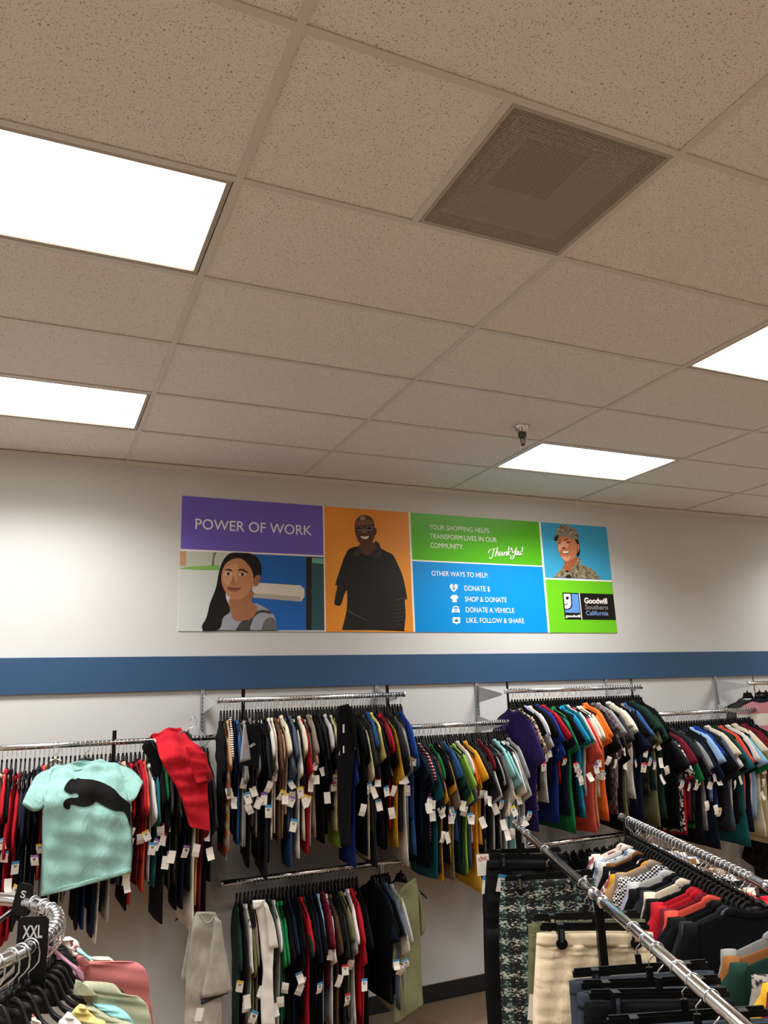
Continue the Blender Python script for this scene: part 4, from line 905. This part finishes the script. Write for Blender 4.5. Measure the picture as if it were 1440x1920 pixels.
for k, (u, lab, kd) in enumerate(items):
    s = s_of_u(u, C1)
    clip_hanger(s, C1, 'black clip hanger holding the ' + ('tweed skirt' if kd == 0 else lab), .075*math.sin(k*2.1))
    rz = .075*math.sin(k*2.1)
    if kd == 0:
        def row(z, a, b): return (Vector((a, 0, z)), Vector((b, 0, z)))
        sk = loft([row(-.148, -.20, .20), row(-.25, -.215, .215), row(-.45, -.225, .225), row(-.7, -.23, .23), row(-.95, -.235, .235)], .02, 20, 5, .006, 71).build('skirt', tweed, smooth=True)
        sk.location = RK(s, C1, ZR); sk.rotation_euler.z = RZ; tag(sk, 'black, white and green tweed skirt clipped to the front rail', 'skirt')
        loft([row(-.118, -.198, .198), row(-.152, -.202, .202)], .023, 16, 3, .001, 72).build('waistband', tweed, sk, True)
    else:
        mt = {'velvet': FAB['velvet'], 'denim': denim, 'cream': FAB['cream_denim'], 'olive': FAB['pant_olive']}.get(kd) or fab(kd)
        trousers(s, lab, mt, .2 if kd != 'olive' else .205, .98, rz, 80+3*k, wr=.012 if kd == 'cream' else .008, fq=2.2 if kd == 'cream' else 1.4, tags=((-.2, -.32, 'white'), (-.17, -.40, 'white')) if kd == 'olive' else (((-.19, -.2, 'blue'), (-.15, -.3, 'blue')) if k == 0 else (((-.13, -.17, 'blue'),) if k == 1 else ())))
# white brand card on the black trousers
cp = RK(s_of_u(978, C1), C1, ZR); cd_ = thing('hang_card', 'white hang card with red script clipped to the black trousers', 'tag', atY(905, 1610, cp.y-.02), -.3)
MB().box((-.03, -.0006, -.075), (.03, .0006, .02)).build('card', M['card'], cd_)
fit_text('chic', pr('b8352f'), cd_, (-.02, -.0016, -.012), (.024, -.0016, -.004), (-.02, -.0016, .012), .01)
# blouses on the rear rail of the rack
seq = 'black cream floral white black tie_dye light_grey gold_brown black floral black gold tan taupe dotted checked lavender light_grey black black charcoal cream animal black red red maroon maroon coral black black charcoal slate black'.split()
lab = ordinal_labels(seq, ''); n = len(seq); s0, s1 = 4.24, 2.92
def rack_top(s, c, d, many, hi=False, sc=1.0):
    w_ = 'the rear rack rail'
    return hang(RK(s, C2, ZR), RZ + PI + RNG.uniform(-.1, .1), c, d + ' top' + (' counted from the far end' if many else '') + ' on ' + w_, 'hanger of the ' + d + ' top' + (' from the far end' if many else '') + ' on ' + w_, 'tops on the rear rack rail', 'hangers on the rear rack rail', sc=(RNG.uniform(1.05, 1.2)*sc, 1.25, RNG.uniform(.95, 1.05)), tagp=.0, hi=True, soft=True, cat='top', kind='blouse')
for i, c in enumerate(seq):
    t_ = rack_top(s0 + (s1-s0)*i/(n-1), c, *lab[i]); t_.location.z += RNG.choice((.024, .02, .016, .008))
for i, c in enumerate(('grey', 'caramel', 'dark_green', 'spotted', 'yellow', 'maroon')):
    rack_top((2.66, 2.58, 2.52, 2.45, 2.38, 2.30)[i], c, 'near ' + spoken(c), False, sc=1.08).location.z += .022

# ------------------------------------------------------------------ round rack at the front left
RC = Vector((-.355, 2.245, CZ-.5)); RAD = .455
rr = thing('round_rack', 'round chrome clothing rack cut off by the left edge', 'clothes rack', (RC.x, RC.y, 0))
MB().tube([(RAD*math.cos(2*PI*i/64), RAD*math.sin(2*PI*i/64), RC.z) for i in range(64)], .0162, 14, closed=True).build('ring_rail', M['chrome'], rr, True)
MB().tube([(0, 0, .03), (0, 0, RC.z-.1)], .019, 14).build('post', M['chrome'], rr, True)
for k in range(3):
    a = 2*PI*k/3 + .6; MB().tube([(0, 0, RC.z-.12), (RAD*.5*math.cos(a), RAD*.5*math.sin(a), RC.z-.1), (RAD*math.cos(a), RAD*math.sin(a), RC.z-.008)], .007, 8).build('spoke', M['chrome'], rr, True)
for k in range(4):
    a = PI/2*k + .3; MB().tube([(0, 0, .05), (.4*math.cos(a), .4*math.sin(a), .02)], .014, 8).build('foot', M['chrome'], rr, True)
zK = Zm(0, 1640, 4.8)
def knit(rows_, Y, c, label, seed, t=.03, wr=.006, collar=None, rib=None):
    o = loft(pxrows(rows_, zK, Y), t, 20, 5, wr, seed, .7).build('knit_top', fab(c), smooth=True); tag(o, label, 'top', 'tops on the round rack')
    if collar: loft(pxrows(collar, zK, (lambda u, v: Y(u, v)-.03) if callable(Y) else Y-.03), .012, 10, 4, .001, seed+1).build('collar', fab(c), o, True)
    return o
knit([((500, 575), (640, 562)), ((540, 600), (700, 600)), ((590, 640), (718, 660)), ((640, 690), (722, 720)), ((640, 800), (726, 800))], 2.5, 'floral', 'white and coral floral top furthest back on the round rack', 101, .02)
knit([((690, 665), (730, 670)), ((690, 690), (800, 735)), ((720, 740), (860, 775)), ((730, 900), (880, 900))], 2.44, 'aqua', 'blue-green knit top behind the salmon one on the round rack', 103, .02)
knit([((820, 744), (985, 742)), ((820, 760), (1015, 766)), ((800, 800), (1030, 800)), ((800, 900), (1040, 900))], 2.42, 'cream', 'cream top just showing above the salmon shoulder on the round rack', 105, .015)
Ys = lambda u, v: 2.19 + .10*(u-140)/140
knit([((720, 782), (1190, 780)), ((720, 800), (1245, 795)), ((700, 850), (1300, 850)), ((720, 960), (1330, 960)), ((740, 1060), (1342, 1100)), ((780, 1200), (1365, 1240)), ((800, 1344), (1390, 1400)), ((820, 1600), (1410, 1600))], Ys, 'salmon', 'salmon pink ribbed knit top on the round rack', 107, .03, .006, [((700, 735), (730, 725)), ((690, 770), (790, 780)), ((720, 830), (800, 800))])
knit([((380, 640), (480, 660)), ((320, 690), (600, 770)), ((270, 780), (720, 850)), ((330, 850), (768, 930)), ((420, 900), (775, 990)), ((520, 1050), (770, 1060))], 2.2, 'lilac', 'lilac pink top with an open collar on the round rack', 109, .025, .01, [((420, 640), (500, 665)), ((500, 720), (640, 790)), ((640, 830), (745, 870)), ((690, 900), (760, 960))])
knit([((760, 1000), (900, 1050)), ((740, 1030), (1180, 1085)), ((720, 1060), (1250, 1100)), ((740, 1100), (1320, 1165)), ((800, 1200), (1345, 1250)), ((850, 1344), (1362, 1400)), ((860, 1600), (1380, 1600))], lambda u, v: 2.06 + .08*(u-140)/140, 'sage', 'sage green ribbed top on the round rack', 111, .028, .006, [((690, 945), (715, 960)), ((665, 1010), (800, 1010)), ((655, 1080), (880, 1090))])
knit([((825, 1145), (880, 1150)), ((840, 1180), (1040, 1185)), ((900, 1215), (1130, 1235)), ((960, 1260), (1190, 1310)), ((980, 1400), (1230, 1420)), ((980, 1600), (1240, 1600))], 2.06, 'aqua', 'pale aqua top nearer than the sage one on the round rack', 113, .02)
knit([((760, 1178), (850, 1192)), ((780, 1220), (960, 1260)), ((800, 1270), (1110, 1320)), ((820, 1344), (1210, 1365)), ((820, 1600), (1260, 1600))], 2.03, 'sage', 'pale lime top beside the pale yellow collar on the round rack', 115, .018)
knit([((715, 1165), (770, 1180)), ((660, 1220), (800, 1230)), ((640, 1260), (880, 1300)), ((690, 1320), (960, 1344)), ((690, 1600), (1000, 1600))], 2.0, 'pale_yellow', 'pale yellow top with a raised collar on the round rack', 117, .018)
knit([((600, 1245), (640, 1250)), ((560, 1290), (690, 1300)), ((520, 1344), (740, 1360)), ((480, 1600), (780, 1600))], 1.96, 'white', 'off-white top in front of the pale yellow one on the round rack', 119, .015)
knit([((288, 1255), (306, 1262)), ((282, 1290), (340, 1310)), ((280, 1344), (380, 1360)), ((280, 1600), (400, 1600))], 1.84, 'floral', 'small floral top between the bare hangers of the round rack', 121, .008)
for k, th in enumerate((27, 20, 13)):
    a = math.radians(th); hanger_at((RC.x+RAD*math.cos(a), RC.y+RAD*math.sin(a), RC.z), (0, 0, a+.25), 'black', ('black hanger of the floral top on the round rack', 'black hanger of the blue-green knit top on the round rack', 'black hanger of the salmon knit top on the round rack')[k], 'hangers on the round rack')
for k, th in enumerate((7, 3, -1, -5, -9, -13, -17, -21, -25, -29.5, -34, -38, -43)):
    a = math.radians(th); h = hanger_at((RC.x+RAD*math.cos(a), RC.y+RAD*math.sin(a), RC.z), (0, 0, a + .02*math.sin(k)), 'black', ORD[k] + ' bare black hanger from the lilac top towards the viewer, round rack', 'bare black hangers on the round rack', .165)
for k, th in enumerate((66, 72, 78, 84)):
    a = math.radians(th); hanger_at((RC.x+RAD*math.cos(a), RC.y+RAD*math.sin(a), RC.z), (0, 0, a), 'black', ORD[k] + ' bare black hanger beyond the S size marker, round rack', 'bare black hangers on the round rack')
def size_plate(th, txt, w, h, label, drop, tilt=0):
    a = math.radians(th); t = thing('size_divider', label, 'size divider', (RC.x+RAD*math.cos(a), RC.y+RAD*math.sin(a), RC.z), 0, 'size dividers on the round rack')
    t.rotation_euler = (0, tilt, math.radians(-24.6))
    o = [(-w, -drop), (w, -drop), (w, h-.008), (w-.008, h), (-w+.008, h), (-w, h-.008)]
    MB().rings([[(x, y, z) for x, z in o] for y in (-.019, -.016)]).build('plate', M['black'], t)
    ch = .0245 if len(txt) > 1 else .018; tw_ = (.022 if len(txt) > 1 else .007)
    fit_text(txt, pr('c9c7c2'), t, (-tw_, -.0198, h-.018-ch), (tw_, -.0198, h-.018-ch), (-tw_, -.0198, h-.018), .02)
size_plate(33, 'S', .022, .05, 'black plastic size divider marked S on the round rack', .03, .2)
size_plate(-27, 'XXL', .034, .062, 'black plastic size divider marked XXL on the round rack', .115)
